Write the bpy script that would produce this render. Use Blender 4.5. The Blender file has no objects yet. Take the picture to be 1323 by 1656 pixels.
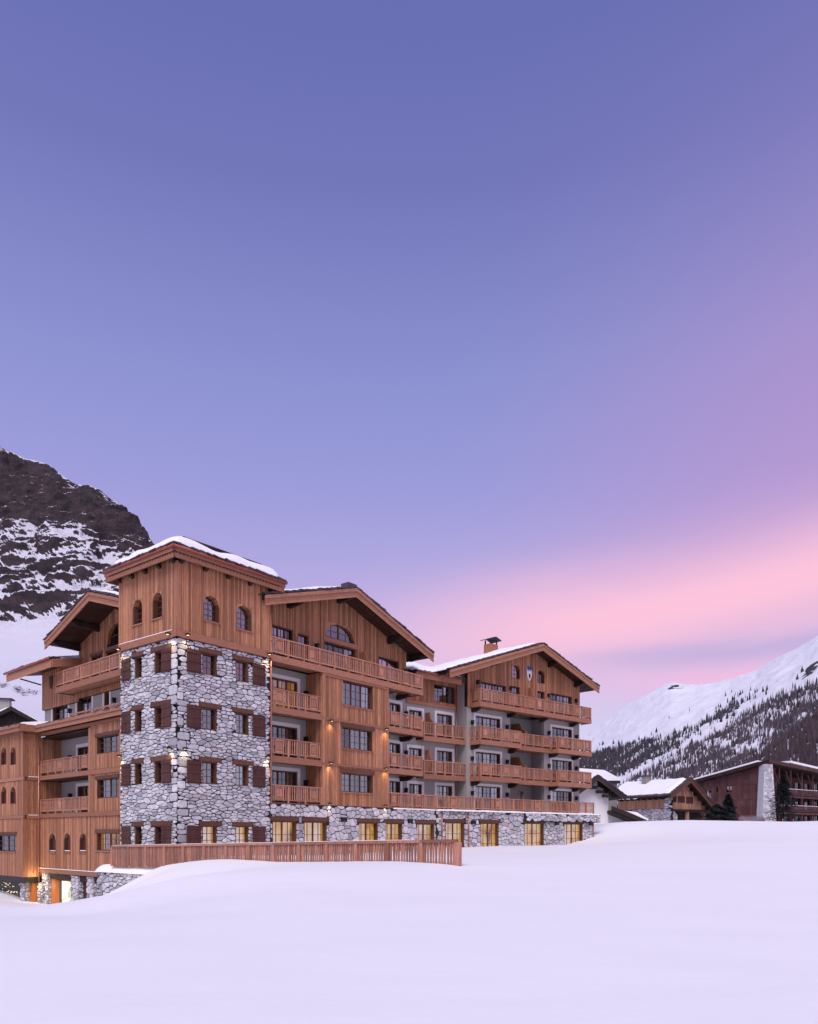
import bpy, bmesh, math, random
import numpy as np
from mathutils import Vector, noise as mnoise

# ------------------------------------------------------------------ camera, sky, sun
F, CX, HOR, CZ = 1240.0, 661.5, 1350.0, 1.85      # photo focal length in px, centre column, horizon row, eye height
scn = bpy.context.scene
cam = bpy.data.cameras.new("camera")
cam.sensor_fit = 'HORIZONTAL'; cam.sensor_width = 36.0
cam.lens = 36.0 * F / 1323.0
cam.shift_y = (HOR - 828.0) / 1323.0
cam.clip_start = 0.1; cam.clip_end = 12000.0
cam_o = bpy.data.objects.new("camera", cam)
scn.collection.objects.link(cam_o)
cam_o.location = (0, 0, CZ); cam_o.rotation_euler = (math.radians(90), 0, 0)
scn.camera = cam_o

def lin(r, g, b):
    f = lambda c: c / 12.92 if c <= 0.04045 else ((c + 0.055) / 1.055) ** 2.4
    return (f(r / 255), f(g / 255), f(b / 255), 1.0)

class NT:
    """small helper for node trees"""
    def __init__(s, tree): s.t = tree; s.n = tree.nodes; s.l = tree.links
    def new(s, typ, **kw):
        n = s.n.new(typ)
        for k, v in kw.items(): setattr(n, k, v)
        return n
    def put(s, sock, v):
        if v is None: return
        if hasattr(v, 'is_linked') or isinstance(v, bpy.types.NodeSocket): s.l.new(v, sock)
        else: sock.default_value = v
    def math(s, op, a, b=None, c=None, clamp=False):
        n = s.new('ShaderNodeMath', operation=op); n.use_clamp = clamp
        s.put(n.inputs[0], a); s.put(n.inputs[1], b)
        if c is not None: s.put(n.inputs[2], c)
        return n.outputs[0]
    def mix(s, fac, a, b, blend='MIX'):
        n = s.new('ShaderNodeMix', data_type='RGBA', blend_type=blend); n.clamp_factor = True
        s.put(n.inputs[0], fac); s.put(n.inputs[6], a); s.put(n.inputs[7], b)
        return n.outputs[2]
    def ramp(s, fac, stops, interp='LINEAR'):
        n = s.new('ShaderNodeValToRGB'); n.color_ramp.interpolation = interp
        e = n.color_ramp.elements
        while len(e) < len(stops): e.new(0.5)
        for i, (p, c) in enumerate(stops):
            e[i].position = p; e[i].color = c if len(c) == 4 else (*c, 1)
        s.put(n.inputs[0], fac)
        return n.outputs[0]
    def smooth(s, v, lo, hi, tlo=0.0, thi=1.0):
        n = s.new('ShaderNodeMapRange', interpolation_type='SMOOTHSTEP')
        s.put(n.inputs[0], v)
        for i, q in enumerate((lo, hi, tlo, thi)): n.inputs[1 + i].default_value = q
        return n.outputs[0]
    def noise(s, vec, scale, detail=4.0, rough=0.55, dist=0.0):
        n = s.new('ShaderNodeTexNoise'); s.put(n.inputs['Vector'], vec)
        n.inputs['Scale'].default_value = scale; n.inputs['Detail'].default_value = detail
        n.inputs['Roughness'].default_value = rough; n.inputs['Distortion'].default_value = dist
        return n.outputs[0]
    def scaled(s, vec, sc):
        n = s.new('ShaderNodeVectorMath', operation='MULTIPLY'); s.put(n.inputs[0], vec); n.inputs[1].default_value = sc
        return n.outputs[0]

world = bpy.data.worlds.new("World"); scn.world = world; world.use_nodes = True
w = NT(world.node_tree); w.n.clear()
tc = w.new('ShaderNodeTexCoord')
nv = w.new('ShaderNodeVectorMath', operation='NORMALIZE'); w.l.new(tc.outputs['Generated'], nv.inputs[0])
sx = w.new('ShaderNodeSeparateXYZ'); w.l.new(nv.outputs[0], sx.inputs[0])
X, Y, Z = sx.outputs
base = w.ramp(Z, [(0.0, lin(214, 214, 240)), (0.10, lin(219, 217, 244)), (0.20, lin(204, 195, 237)), (0.30, lin(182, 172, 226)),
                  (0.405, lin(157, 157, 219)), (0.5175, lin(139, 145, 208)), (0.646, lin(115, 120, 187)), (0.736, lin(104, 111, 179)),
                  (1.0, lin(86, 96, 166))])
# thin high cloud catching the last light: long streaks rising to the right
cv = w.new('ShaderNodeCombineXYZ')
w.l.new(w.math('MULTIPLY', X, 0.9), cv.inputs[0]); w.l.new(w.math('MULTIPLY', Y, 0.5), cv.inputs[1])
w.l.new(w.math('MULTIPLY_ADD', X, -0.9, w.math('MULTIPLY', Z, 3.6)), cv.inputs[2])
nz = w.noise(cv.outputs[0], 1.7, 4.0, 0.5, 0.4)
wob = w.math('MULTIPLY', w.math('SUBTRACT', nz, 0.5), 0.08)
zq = w.math('ADD', Z, wob)
q = w.math('SUBTRACT', zq, w.math('MULTIPLY_ADD', X, 0.12, 0.236))          # distance above the streak axis
right = w.smooth(X, -0.26, 0.28)
def gauss(v, width):
    d = w.math('DIVIDE', v, width)
    return w.math('EXPONENT', w.math('MULTIPLY', w.math('MULTIPLY', d, d), -1.0))
mauve = w.math('MULTIPLY', gauss(w.math('SUBTRACT', q, 0.13), 0.20), w.smooth(X, 0.02, 0.5))
col = w.mix(w.math('MULTIPLY', mauve, 0.5), base, lin(197, 146, 200))
pinkm = w.math('MULTIPLY', gauss(q, 0.060), right)
col = w.mix(w.math('MULTIPLY', pinkm, 0.98), col, lin(255, 198, 221))
low = w.math('MULTIPLY', gauss(w.math('SUBTRACT', zq, w.math('MULTIPLY_ADD', X, 0.03, 0.186)), 0.016), w.smooth(X, 0.17, 0.40))
col = w.mix(w.math('MULTIPLY', low, 0.75), col, lin(250, 190, 226))
grey = w.math('MULTIPLY', gauss(w.math('SUBTRACT', zq, w.math('MULTIPLY_ADD', X, 0.03, 0.209)), 0.012), w.smooth(X, 0.12, 0.34))
col = w.mix(w.math('MULTIPLY', grey, 0.62), col, lin(186, 174, 220))
bg = w.new('ShaderNodeBackground'); w.put(bg.inputs[0], col); bg.inputs[1].default_value = 1.0
wo = w.new('ShaderNodeOutputWorld'); w.l.new(bg.outputs[0], wo.inputs[0])

sun = bpy.data.lights.new("sun", 'SUN'); sun.energy = 2.75; sun.angle = math.radians(38); sun.color = (1.0, 0.925, 0.925)
sun_o = bpy.data.objects.new("sun", sun); scn.collection.objects.link(sun_o)
sun_o.rotation_euler = (math.radians(39), 0, math.radians(-10)); sun_o.location = (0, -20, 60)
vs = scn.view_settings
vs.view_transform = 'Standard'; vs.look = 'None'; vs.exposure = 0.0; vs.gamma = 1.0; vs.use_curve_mapping = False
scn.cycles.use_denoising = True
scn.cycles.max_bounces = 6; scn.cycles.diffuse_bounces = 3; scn.cycles.glossy_bounces = 3
scn.cycles.transparent_max_bounces = 8; scn.cycles.caustics_reflective = False; scn.cycles.caustics_refractive = False
scn.cycles.sample_clamp_indirect = 4.0
rnd = random.Random(7)

# ------------------------------------------------------------------ materials
def material(name):
    m = bpy.data.materials.new(name); m.use_nodes = True
    t = NT(m.node_tree); t.n.clear()
    o = t.new('ShaderNodeOutputMaterial'); b = t.new('ShaderNodeBsdfPrincipled'); t.l.new(b.outputs[0], o.inputs[0])
    t.b = b; t.o = o
    return m, t
def piece_random(t):
    g = t.new('ShaderNodeNewGeometry'); oi = t.new('ShaderNodeObjectInfo')
    return t.math('FRACT', t.math('ADD', g.outputs['Random Per Island'], oi.outputs['Random'])), g.outputs['Position']
def bump(t, h, strength, dist=0.02):
    n = t.new('ShaderNodeBump'); n.inputs['Strength'].default_value = strength; n.inputs['Distance'].default_value = dist
    t.put(n.inputs['Height'], h); t.l.new(n.outputs[0], t.b.inputs['Normal'])
def c4(c, k=1.0): return (c[0] * k, c[1] * k, c[2] * k, 1)

def wood(name, c, var=0.35, vertical=True, rough=0.65, grey=0.12):
    m, t = material(name)
    r, pos = piece_random(t)
    sc = (9, 9, 0.7) if vertical else (1.4, 1.4, 14)
    g1 = t.noise(t.scaled(pos, sc), 2.2, 5, 0.6, 0.6)
    g2 = t.noise(t.scaled(pos, (1, 1, 1)), 0.55, 3, 0.5)
    knots = t.noise(t.scaled(pos, (5, 5, 2.2)), 1.6, 2, 0.5)
    a = t.mix(r, c4(c, 1 - var), c4((c[0], c[1] * 1.06, c[2] * 1.1), 1 + var))
    a = t.mix(t.smooth(g1, 0.30, 0.75), t.mix(0.62, a, c4(c, 0.38)), a)
    a = t.mix(t.math('MULTIPLY', t.smooth(knots, 0.66, 0.78), 0.5), a, c4(c, 0.3))
    a = t.mix(t.math('MULTIPLY', t.smooth(g2, 0.45, 0.75), grey), a, (0.24, 0.17, 0.15, 1))
    t.put(t.b.inputs['Base Color'], a); t.b.inputs['Roughness'].default_value = rough
    t.b.inputs['Specular IOR Level'].default_value = 0.25
    bump(t, g1, 0.35, 0.012)
    return m
def plain(name, c, rough=0.6, var=0.12, scale=3.0, bmp=0.1, metal=0.0, spec=0.3):
    m, t = material(name)
    r, pos = piece_random(t)
    n = t.noise(pos, scale, 5, 0.6)
    a = t.mix(n, c4(c, 1 - var), c4(c, 1 + var))
    t.put(t.b.inputs['Base Color'], a); t.b.inputs['Roughness'].default_value = rough
    t.b.inputs['Metallic'].default_value = metal; t.b.inputs['Specular IOR Level'].default_value = spec
    bump(t, n, bmp, 0.02)
    return m
M = {}
M['plank'] = wood('larch_boards', (0.47, 0.20, 0.102), 0.45)
M['plankd'] = wood('larch_boards_shaded', (0.30, 0.135, 0.075), 0.30)  # darker copy of the boards with recess shade in its colour, unused
M['trim'] = wood('larch_trim', (0.42, 0.18, 0.105), 0.22, vertical=False)
M['post'] = wood('larch_posts', (0.48, 0.21, 0.115), 0.2)
M['rail'] = wood('larch_railing', (0.50, 0.225, 0.14), 0.3)
M['fence'] = wood('fence_larch', (0.45, 0.20, 0.13), 0.4, grey=0.3)
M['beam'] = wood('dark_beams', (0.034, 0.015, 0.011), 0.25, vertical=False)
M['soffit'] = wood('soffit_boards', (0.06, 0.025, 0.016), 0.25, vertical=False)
M['shutter'] = wood('shutter_brown', (0.10, 0.036, 0.028), 0.16)
M['frame'] = wood('window_frame_brown', (0.15, 0.058, 0.034), 0.2)
M['darkwood'] = wood('old_dark_wood', (0.035, 0.022, 0.02), 0.3)
M['redwood'] = wood('aged_red_wood', (0.105, 0.036, 0.036), 0.3, grey=0.2)
M['chaletwood'] = wood('chalet_boards', (0.50, 0.25, 0.16), 0.3)
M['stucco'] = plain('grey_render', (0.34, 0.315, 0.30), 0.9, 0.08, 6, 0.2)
M['stuccodark'] = plain('grey_render_dark', (0.26, 0.24, 0.23), 0.9, 0.08, 6, 0.2)  # darker render with recess shade put into its colour; also plain grey parts
M['white'] = plain('white_render', (0.72, 0.70, 0.71), 0.85, 0.05, 5, 0.15)
M['mortar'] = plain('recessed_mortar', (0.028, 0.028, 0.034), 0.95, 0.3, 8, 0.3)
M['copper'] = plain('copper_pipe', (0.42, 0.17, 0.12), 0.35, 0.2, 3, 0.05, 0.6)
M['redgutter'] = plain('red_copper_gutter', (0.32, 0.085, 0.06), 0.45, 0.25, 2, 0.05, 0.35)
M['black'] = plain('black_metal', (0.012, 0.012, 0.013), 0.5, 0.2, 5, 0.05)
M['slate'] = plain('roof_slate', (0.075, 0.062, 0.07), 0.8, 0.45, 2.5, 0.5)
M['inner'] = plain('unlit_interior', (0.02, 0.016, 0.015), 0.9)
M['curtain'] = plain('curtain_cloth', (0.24, 0.24, 0.28), 0.9, 0.15, 9, 0.4)
M['orange'] = plain('orange_lit_jamb', (0.55, 0.17, 0.04), 0.5, 0.15, 3, 0.1)  # orange light on the shop jambs is put into this plain colour
M['bluepaint'] = plain('blue_paint', (0.05, 0.055, 0.22), 0.6)
M['bark'] = plain('bark', (0.06, 0.045, 0.04), 0.9, 0.3, 6, 0.5)

def stone_mat():
    m, t = material('rubble_stone')
    r, pos = piece_random(t)
    n = t.noise(pos, 5.0, 6, 0.65); n2 = t.noise(pos, 22.0, 4, 0.6)
    a = t.ramp(r, [(0.0, (0.34, 0.335, 0.36)), (0.10, (0.50, 0.49, 0.51)), (0.32, (0.63, 0.615, 0.635)), (0.62, (0.74, 0.72, 0.74)),
                   (0.91, (0.50, 0.42, 0.41)), (0.95, (0.45, 0.46, 0.46)), (0.98, (0.7, 0.69, 0.73))], 'CONSTANT')
    a = t.mix(t.smooth(n, 0.35, 0.7), t.mix(0.35, a, (0.16, 0.16, 0.18, 1)), a)
    a = t.mix(t.math('MULTIPLY', t.smooth(n2, 0.5, 0.75), 0.35), a, (0.66, 0.64, 0.68, 1))
    t.put(t.b.inputs['Base Color'], a); t.b.inputs['Roughness'].default_value = 0.9
    bump(t, t.math('ADD', n, t.math('MULTIPLY', n2, 0.5)), 0.8, 0.05)
    return m
M['stone'] = stone_mat()

def snow_mat(name, bscale=1.0):
    m, t = material(name)
    g = t.new('ShaderNodeNewGeometry'); pos = g.outputs['Position']
    n1 = t.noise(t.scaled(pos, (0.35, 0.6, 0.5)), 0.5 * bscale, 5, 0.5, 0.3)
    n2 = t.noise(pos, 6 * bscale, 6, 0.65)
    a = t.mix(n1, (0.83, 0.825, 0.835, 1), (0.885, 0.88, 0.885, 1))
    t.put(t.b.inputs['Base Color'], a); t.b.inputs['Roughness'].default_value = 0.75
    t.b.inputs['Specular IOR Level'].default_value = 0.2
    bump(t, t.math('ADD', n1, t.math('MULTIPLY', n2, 0.11)), 0.22, 0.3)
    return m
M['snow'] = snow_mat('snow'); M['roofsnow'] = snow_mat('roof_snow', 2.5)

def glass_mat(name, refl=0.30, tint=(0.55, 0.56, 0.62), var=0.3):
    m, t = material(name); t.n.remove(t.b)
    g = t.new('ShaderNodeNewGeometry'); oi = t.new('ShaderNodeObjectInfo')
    tr = t.new('ShaderNodeBsdfTransparent'); tr.inputs[0].default_value = (*tint, 1)
    gl = t.new('ShaderNodeBsdfGlossy'); gl.inputs[0].default_value = (0.92, 0.93, 1, 1); gl.inputs['Roughness'].default_value = 0.02
    bm = t.new('ShaderNodeBump'); bm.inputs['Strength'].default_value = 0.12; bm.inputs['Distance'].default_value = 0.05
    t.put(bm.inputs['Height'], t.noise(g.outputs['Position'], 1.1, 2, 0.5)); t.l.new(bm.outputs[0], gl.inputs['Normal'])
    mx = t.new('ShaderNodeMixShader'); t.put(mx.inputs[0], t.math('MULTIPLY_ADD', oi.outputs['Random'], var, refl - var / 2))
    t.l.new(tr.outputs[0], mx.inputs[1]); t.l.new(gl.outputs[0], mx.inputs[2]); t.l.new(mx.outputs[0], t.o.inputs[0])
    return m
M['glass'] = glass_mat('window_glass'); M['glass_lit'] = glass_mat('lit_window_glass', 0.22, (0.95, 0.95, 0.95)); M['glass_shop'] = glass_mat('shop_glass', 0.05, (0.97, 0.97, 0.97), 0.04)

def emit_mat(name, stops, strength, sc=(1.3, 1.3, 0.35), ns=1.6):
    m, t = material(name); t.n.remove(t.b)
    g = t.new('ShaderNodeNewGeometry')
    n = t.noise(t.scaled(g.outputs['Position'], sc), ns, 3, 0.55, 0.3)
    e = t.new('ShaderNodeEmission'); t.put(e.inputs[0], t.ramp(n, stops)); e.inputs[1].default_value = strength
    t.l.new(e.outputs[0], t.o.inputs[0])
    return m
M['glow'] = emit_mat('lit_room', [(0.28, (0.20, 0.07, 0.02)), (0.40, (0.75, 0.33, 0.05)), (0.50, (1.0, 0.55, 0.12)), (0.58, (1.0, 0.64, 0.32)), (0.68, (1.0, 0.72, 0.55))], 0.62, (0.9, 0.9, 0.7), 1.1)
M['glowdim'] = emit_mat('dim_lit_room', [(0.3, (0.10, 0.03, 0.01)), (0.55, (0.55, 0.24, 0.06)), (0.75, (0.75, 0.4, 0.14))], 0.55)
M['shopglow'] = emit_mat('lit_shop', [(0.30, (0.30, 0.34, 0.22)), (0.45, (0.85, 0.85, 0.62)), (0.62, (1.0, 0.97, 0.85)), (0.75, (0.55, 0.3, 0.16))], 1.5, (1, 1, 1), 1.5)
M['bulb'] = emit_mat('warm_bulb', [(0.0, (1, 0.7, 0.35)), (1.0, (1, 0.75, 0.4))], 2.5)

# ------------------------------------------------------------------ scene helpers
COL = scn.collection
BASE = {}                      # object name -> world location of the thing it belongs to
def link(o, parent=None):
    COL.objects.link(o)
    if parent is not None: o.parent = parent
    return o
def tag(o, label=None, cat=None, group=None, kind=None):
    if label: o["label"] = label
    if cat: o["category"] = cat
    if group: o["group"] = group
    if kind: o["kind"] = kind
    return o
def thing(name, loc, label, cat, group=None):
    o = bpy.data.objects.new(name, None); o.empty_display_size = 0.5
    COL.objects.link(o); o.location = loc
    BASE[o.name] = Vector(loc)
    return tag(o, label, cat, group)
def base_of(o): return BASE.get(o.name, Vector((0, 0, 0))) if o is not None else Vector((0, 0, 0))
def make(name, verts, faces, mat, parent=None, smooth=False, mats=None, fmat=None):
    b = base_of(parent)
    me = bpy.data.meshes.new(name)
    me.from_pydata([(v[0] - b.x, v[1] - b.y, v[2] - b.z) for v in verts], [], faces)
    if mats:
        for k in mats: me.materials.append(M[k])
        if fmat: me.polygons.foreach_set('material_index', fmat)
    else:
        me.materials.append(M[mat] if isinstance(mat, str) else mat)
    if smooth: me.polygons.foreach_set('use_smooth', [True] * len(faces))
    me.update()
    o = bpy.data.objects.new(name, me); link(o, parent)
    BASE[o.name] = b
    return o

class Pl:
    """vertical plane: origin (x,y), run direction u, inward normal n"""
    def __init__(s, o, u, n): s.o, s.u, s.n = Vector(o), Vector(u).normalized(), Vector(n).normalized()
    def p(s, a, d, z):
        q = s.o + s.u * a + s.n * d
        return (q.x, q.y, z)
    def s(s, px, d=0.0):
        r = (px - CX) / F; q = s.o + s.n * d
        return (r * q.y - q.x) / (s.u.x - r * s.u.y)
    def depth(s, px, d=0.0): return (s.o + s.n * d + s.u * s.s(px, d)).y
    def z(s, px, py, d=0.0): return CZ + (HOR - py) * s.depth(px, d) / F
    def ang(s): return math.atan2(s.u.y, s.u.x)
    def side(s, a, d=0.0):            # plane running inwards from (a, d); its inward normal points along +u
        q = s.o + s.u * a + s.n * d
        return Pl(q, s.n, s.u)

BOXF = [(0, 3, 2, 1), (4, 5, 6, 7), (0, 1, 5, 4), (1, 2, 6, 5), (2, 3, 7, 6), (3, 0, 4, 7)]
class MB:
    def __init__(s): s.v = []; s.f = []
    def box(s, P, a0, a1, d0, d1, z0, z1, z0b=None, z1b=None):
        """box in plane coordinates; z0b/z1b: bottom and top height at the a1 end"""
        z0b = z0 if z0b is None else z0b; z1b = z1 if z1b is None else z1b
        k = len(s.v)
        s.v += [P.p(a0, d0, z0), P.p(a1, d0, z0b), P.p(a1, d1, z0b), P.p(a0, d1, z0),
                P.p(a0, d0, z1), P.p(a1, d0, z1b), P.p(a1, d1, z1b), P.p(a0, d1, z1)]
        s.f += [tuple(k + i for i in f) for f in BOXF]
        return s
    def prism(s, P, poly, d0, d1):
        k = len(s.v); n = len(poly)
        s.v += [P.p(a, d0, z) for a, z in poly] + [P.p(a, d1, z) for a, z in poly]
        s.f.append(tuple(k + i for i in range(n))); s.f.append(tuple(k + n + i for i in reversed(range(n))))
        for i in range(n):
            j = (i + 1) % n; s.f.append((k + i, k + n + i, k + n + j, k + j))
        return s
    def bar(s, p, q, w, h=None):
        """square bar between two points"""
        p, q = Vector(p), Vector(q); h = h or w
        d = (q - p).normalized(); up = Vector((0, 0, 1)) if abs(d.z) < 0.95 else Vector((0, 1, 0))
        a = d.cross(up).normalized() * w / 2; b = a.cross(d).normalized() * h / 2
        k = len(s.v)
        for c in (p, q): s.v += [tuple(c + a + b), tuple(c - a + b), tuple(c - a - b), tuple(c + a - b)]
        s.f += [tuple(k + i for i in f) for f in BOXF]
        return s
    def tube(s, p, q, r, n=8, r2=None):
        p, q = Vector(p), Vector(q); r2 = r if r2 is None else r2
        d = (q - p).normalized(); up = Vector((0, 0, 1)) if abs(d.z) < 0.95 else Vector((0, 1, 0))
        a = d.cross(up).normalized(); b = a.cross(d).normalized(); k = len(s.v)
        for c, rr in ((p, r), (q, r2)):
            for i in range(n):
                t = 2 * math.pi * i / n; s.v.append(tuple(c + (a * math.cos(t) + b * math.sin(t)) * rr))
        for i in range(n):
            j = (i + 1) % n; s.f.append((k + i, k + j, k + n + j, k + n + i))
        s.f.append(tuple(k + i for i in reversed(range(n)))); s.f.append(tuple(k + n + i for i in range(n)))
        return s
    def build(s, name, mat, parent=None, smooth=False): return make(name, s.v, s.f, mat, parent, smooth)
def boxo(name, mat, parent, P, *a): return MB().box(P, *a).build(name, mat, parent)

# ---- alike pieces collected over a whole thing: the largest 300 become parts, the rest one part of kind stuff
def unit_mesh(name, verts, faces, mat):
    me = bpy.data.meshes.new(name); me.from_pydata(verts, [], faces); me.materials.append(M[mat]); me.update(); return me
CUBE_V = [(-.5, -.5, -.5), (.5, -.5, -.5), (.5, .5, -.5), (-.5, .5, -.5), (-.5, -.5, .5), (.5, -.5, .5), (.5, .5, .5), (-.5, .5, .5)]
prof = [(-0.5, 0.46), (-0.28, 0.5), (-0.02, 0.36), (0.24, 0.5), (0.5, 0.44)]
BAL_V = [(x * wd, y, z) for z, wd in prof for x, y in ((-1, -.5), (1, -.5), (1, .5), (-1, .5))]
BAL_F = [(0, 3, 2, 1), (16, 17, 18, 19)] + [(4 * i + j, 4 * i + (j + 1) % 4, 4 * i + 4 + (j + 1) % 4, 4 * i + 4 + j) for i in range(4) for j in range(4)]
class Pieces:
    def __init__(s, name, plural, mat, verts, faces, root, most=300):
        s.name, s.plural, s.mat, s.V, s.Fc, s.root, s.most = name, plural, mat, verts, faces, root, most; s.items = []; s.meshes = {}
    def add(s, P, a0, a1, d0, d1, z0, z1, parent, mat=None):
        c = Vector(P.p((a0 + a1) / 2, (d0 + d1) / 2, (z0 + z1) / 2))
        s.items.append((abs(a1 - a0) * (z1 - z0) / (c.y * c.y), c, P.ang(), (abs(a1 - a0), abs(d1 - d0), z1 - z0), parent, mat or s.mat))
    def finish(s):
        s.items.sort(key=lambda t: -t[0])
        b = base_of(s.root)
        for _, c, ang, sc, par, mat in s.items[:s.most]:
            if mat not in s.meshes: s.meshes[mat] = unit_mesh(s.name, s.V, s.Fc, mat)
            o = bpy.data.objects.new(s.name, s.meshes[mat]); link(o, par)
            o.location = c - b; o.rotation_euler = (0, 0, ang); o.scale = sc
        rest = s.items[s.most:]
        if rest:
            v, f, fm = [], [], []; mats = sorted({t[5] for t in rest})
            for _, c, ang, sc, par, mat in rest:
                ca, sa = math.cos(ang), math.sin(ang); k = len(v)
                for x, y, z in s.V:
                    x, y, z = x * sc[0], y * sc[1], z * sc[2]
                    v.append((c.x + x * ca - y * sa, c.y + x * sa + y * ca, c.z + z))
                f += [tuple(k + i for i in q) for q in s.Fc]; fm += [mats.index(mat)] * len(s.Fc)
            o = make(s.plural, v, f, None, s.root, mats=mats, fmat=fm); tag(o, kind="stuff")

def wall_cells(P, s0, s1, z0, ztop, d0, d1, ops=(), breaks=()):
    zt = ztop if callable(ztop) else (lambda a: ztop)
    xs = {s0, s1}
    for o in ops:
        for e in o[:2]:
            if s0 < e < s1: xs.add(e)
    for e in breaks:
        if s0 < e < s1: xs.add(e)
    xs = sorted(xs); mb = MB()
    for a, b in zip(xs, xs[1:]):
        if b - a < 1e-4: continue
        m = (a + b) / 2
        bl = sorted((o[2], o[3]) for o in ops if o[0] < m < o[1]); z = z0
        for lo, hi in bl:
            if lo > z + 1e-4 and zt(m) > z + 1e-3: mb.box(P, a, b, d0, d1, z, min(lo, zt(m)))
            z = max(z, hi)
        if min(zt(a), zt(b)) > z + 1e-3: mb.box(P, a, b, d0, d1, z, zt(a), z, zt(b))
    return mb

def rubble(P, s0, s1, z0, z1, ops, d=0.0, cs=0.36, cz=0.15, seed=1, drop=0.36, ztop=None):
    """irregular stones of a rubble wall: power-free Voronoi cells on a thinned jittered grid; returns polygons (s,z)"""
    R = random.Random(seed); asp = cs / cz * 0.95
    nx, nz = max(2, int((s1 - s0) / cs)), max(2, int((z1 - z0) / cz)); gx, gz = (s1 - s0) / nx, (z1 - z0) / nz
    seeds = {}
    for i in range(-2, nx + 2):
        for j in range(-2, nz + 2):
            if R.random() < drop and 0 <= i < nx and 0 <= j < nz: continue
            seeds[(i, j)] = ((i + 0.5 + R.uniform(-.42, .42)) * gx, (j + 0.5 + R.uniform(-.40, .40)) * gz * asp)
    out = []
    for (i, j), (x, y) in seeds.items():
        if not (0 <= i < nx and 0 <= j < nz): continue
        poly = [(x - 1.6, y - 1.6), (x + 1.6, y - 1.6), (x + 1.6, y + 1.6), (x - 1.6, y + 1.6)]
        def clip(poly, nxx, nyy, c):        # keep nx*x+ny*y <= c
            r = []
            for k in range(len(poly)):
                ax, ay = poly[k]; bx, by = poly[(k + 1) % len(poly)]
                da, db = nxx * ax + nyy * ay - c, nxx * bx + nyy * by - c
                if da <= 0: r.append((ax, ay))
                if da * db < 0:
                    t = da / (da - db); r.append((ax + (bx - ax) * t, ay + (by - ay) * t))
            return r
        for di in range(-3, 4):
            for dj in range(-3, 4):
                q = seeds.get((i + di, j + dj))
                if q is None or (di == 0 and dj == 0): continue
                ex, ey = q[0] - x, q[1] - y
                poly = clip(poly, ex, ey, ex * (x + q[0]) / 2 + ey * (y + q[1]) / 2)
                if not poly: break
            if not poly: break
        if len(poly) < 3: continue
        poly = clip(clip(clip(clip(poly, 1, 0, s1 - s0), -1, 0, 0), 0, 1, (z1 - z0) * asp), 0, -1, 0)
        for o in ops:
            if len(poly) < 3: break
            ox0, ox1, oz0, oz1 = o[0] - s0, o[1] - s0, (o[2] - z0) * asp, (o[3] - z0) * asp
            xs = [p[0] for p in poly]; ys = [p[1] for p in poly]
            if max(xs) <= ox0 or min(xs) >= ox1 or max(ys) <= oz0 or min(ys) >= oz1: continue
            best = []
            ba = 0
            for cl in ((1, 0, ox0), (-1, 0, -ox1), (0, 1, oz0), (0, -1, -oz1)):
                c = clip(poly, *cl)
                if len(c) > 2:
                    ar = abs(sum(c[k][0] * c[(k + 1) % len(c)][1] - c[(k + 1) % len(c)][0] * c[k][1] for k in range(len(c))))
                    if ar > ba: ba, best = ar, c
            poly = best
        if len(poly) < 3: continue
        pts = [(s0 + a, z0 + b / asp) for a, b in poly]
        ar = abs(sum(pts[k][0] * pts[(k + 1) % len(pts)][1] - pts[(k + 1) % len(pts)][0] * pts[k][1] for k in range(len(pts)))) / 2
        if ar < 0.006: continue
        out.append(pts)
    return out

class Stones:
    def __init__(s, root, most=300): s.root, s.most, s.items = root, most, []
    def add(s, P, poly, d, parent, R, back=0.0):
        n = len(poly); cx = sum(p[0] for p in poly) / n; cz = sum(p[1] for p in poly) / n
        g = R.uniform(0.02, 0.042)
        pl = []
        for a, z in poly:
            L = math.hypot(a - cx, z - cz) or 1; k = max(0.3, 1 - g / L); pl.append((cx + (a - cx) * k, cz + (z - cz) * k))
        ch = []
        for i in range(n):                                   # round the corners once
            p, q, r = pl[i - 1], pl[i], pl[(i + 1) % n]; t = 0.17
            ch.append((q[0] + (p[0] - q[0]) * t, q[1] + (p[1] - q[1]) * t)); ch.append((q[0] + (r[0] - q[0]) * t, q[1] + (r[1] - q[1]) * t))
        h = R.uniform(0.035, 0.085); tilt = R.uniform(-.03, .03), R.uniform(-.05, .03)
        v = [P.p(a, d + back, z) for a, z in ch]
        v += [P.p(a, d - h * 0.75, z) for a, z in ch]
        for a, z in ch:
            L = math.hypot(a - cx, z - cz) or 1; k = max(0.4, 1 - R.uniform(0.018, 0.04) / L)
            v.append(P.p(cx + (a - cx) * k, d - h - tilt[0] * (a - cx) * 2 - tilt[1] * (z - cz) * 2, cz + (z - cz) * k))
        m = len(ch); f = []
        for i in range(m):
            j = (i + 1) % m; f.append((i, j, m + j, m + i)); f.append((m + i, m + j, 2 * m + j, 2 * m + i))
        f.append(tuple(2 * m + i for i in range(m)))
        ar = abs(sum(ch[k][0] * ch[(k + 1) % m][1] - ch[(k + 1) % m][0] * ch[k][1] for k in range(m)))
        y = P.p(cx, d, cz)[1]
        c = abs(P.n.y * 1.0) / (y * y)
        s.items.append((ar * c, v, f, parent))
    def wall(s, P, s0, s1, z0, z1, ops, parent, d=0.0, seed=1, **k):
        R = random.Random(seed + 50)
        for poly in rubble(P, s0, s1, z0, z1, ops, seed=seed, **k): s.add(P, poly, d, parent, R)
    def finish(s):
        s.items.sort(key=lambda t: -t[0])
        for _, v, f, par in s.items[:s.most]: make('stone', v, f, 'stone', par)
        V, Fc = [], []
        for _, v, f, par in s.items[s.most:]:
            k = len(V); V += v; Fc += [tuple(k + i for i in q) for q in f]
        if V: tag(make('rubble_stones', V, Fc, 'stone', s.root), kind="stuff")
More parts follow.
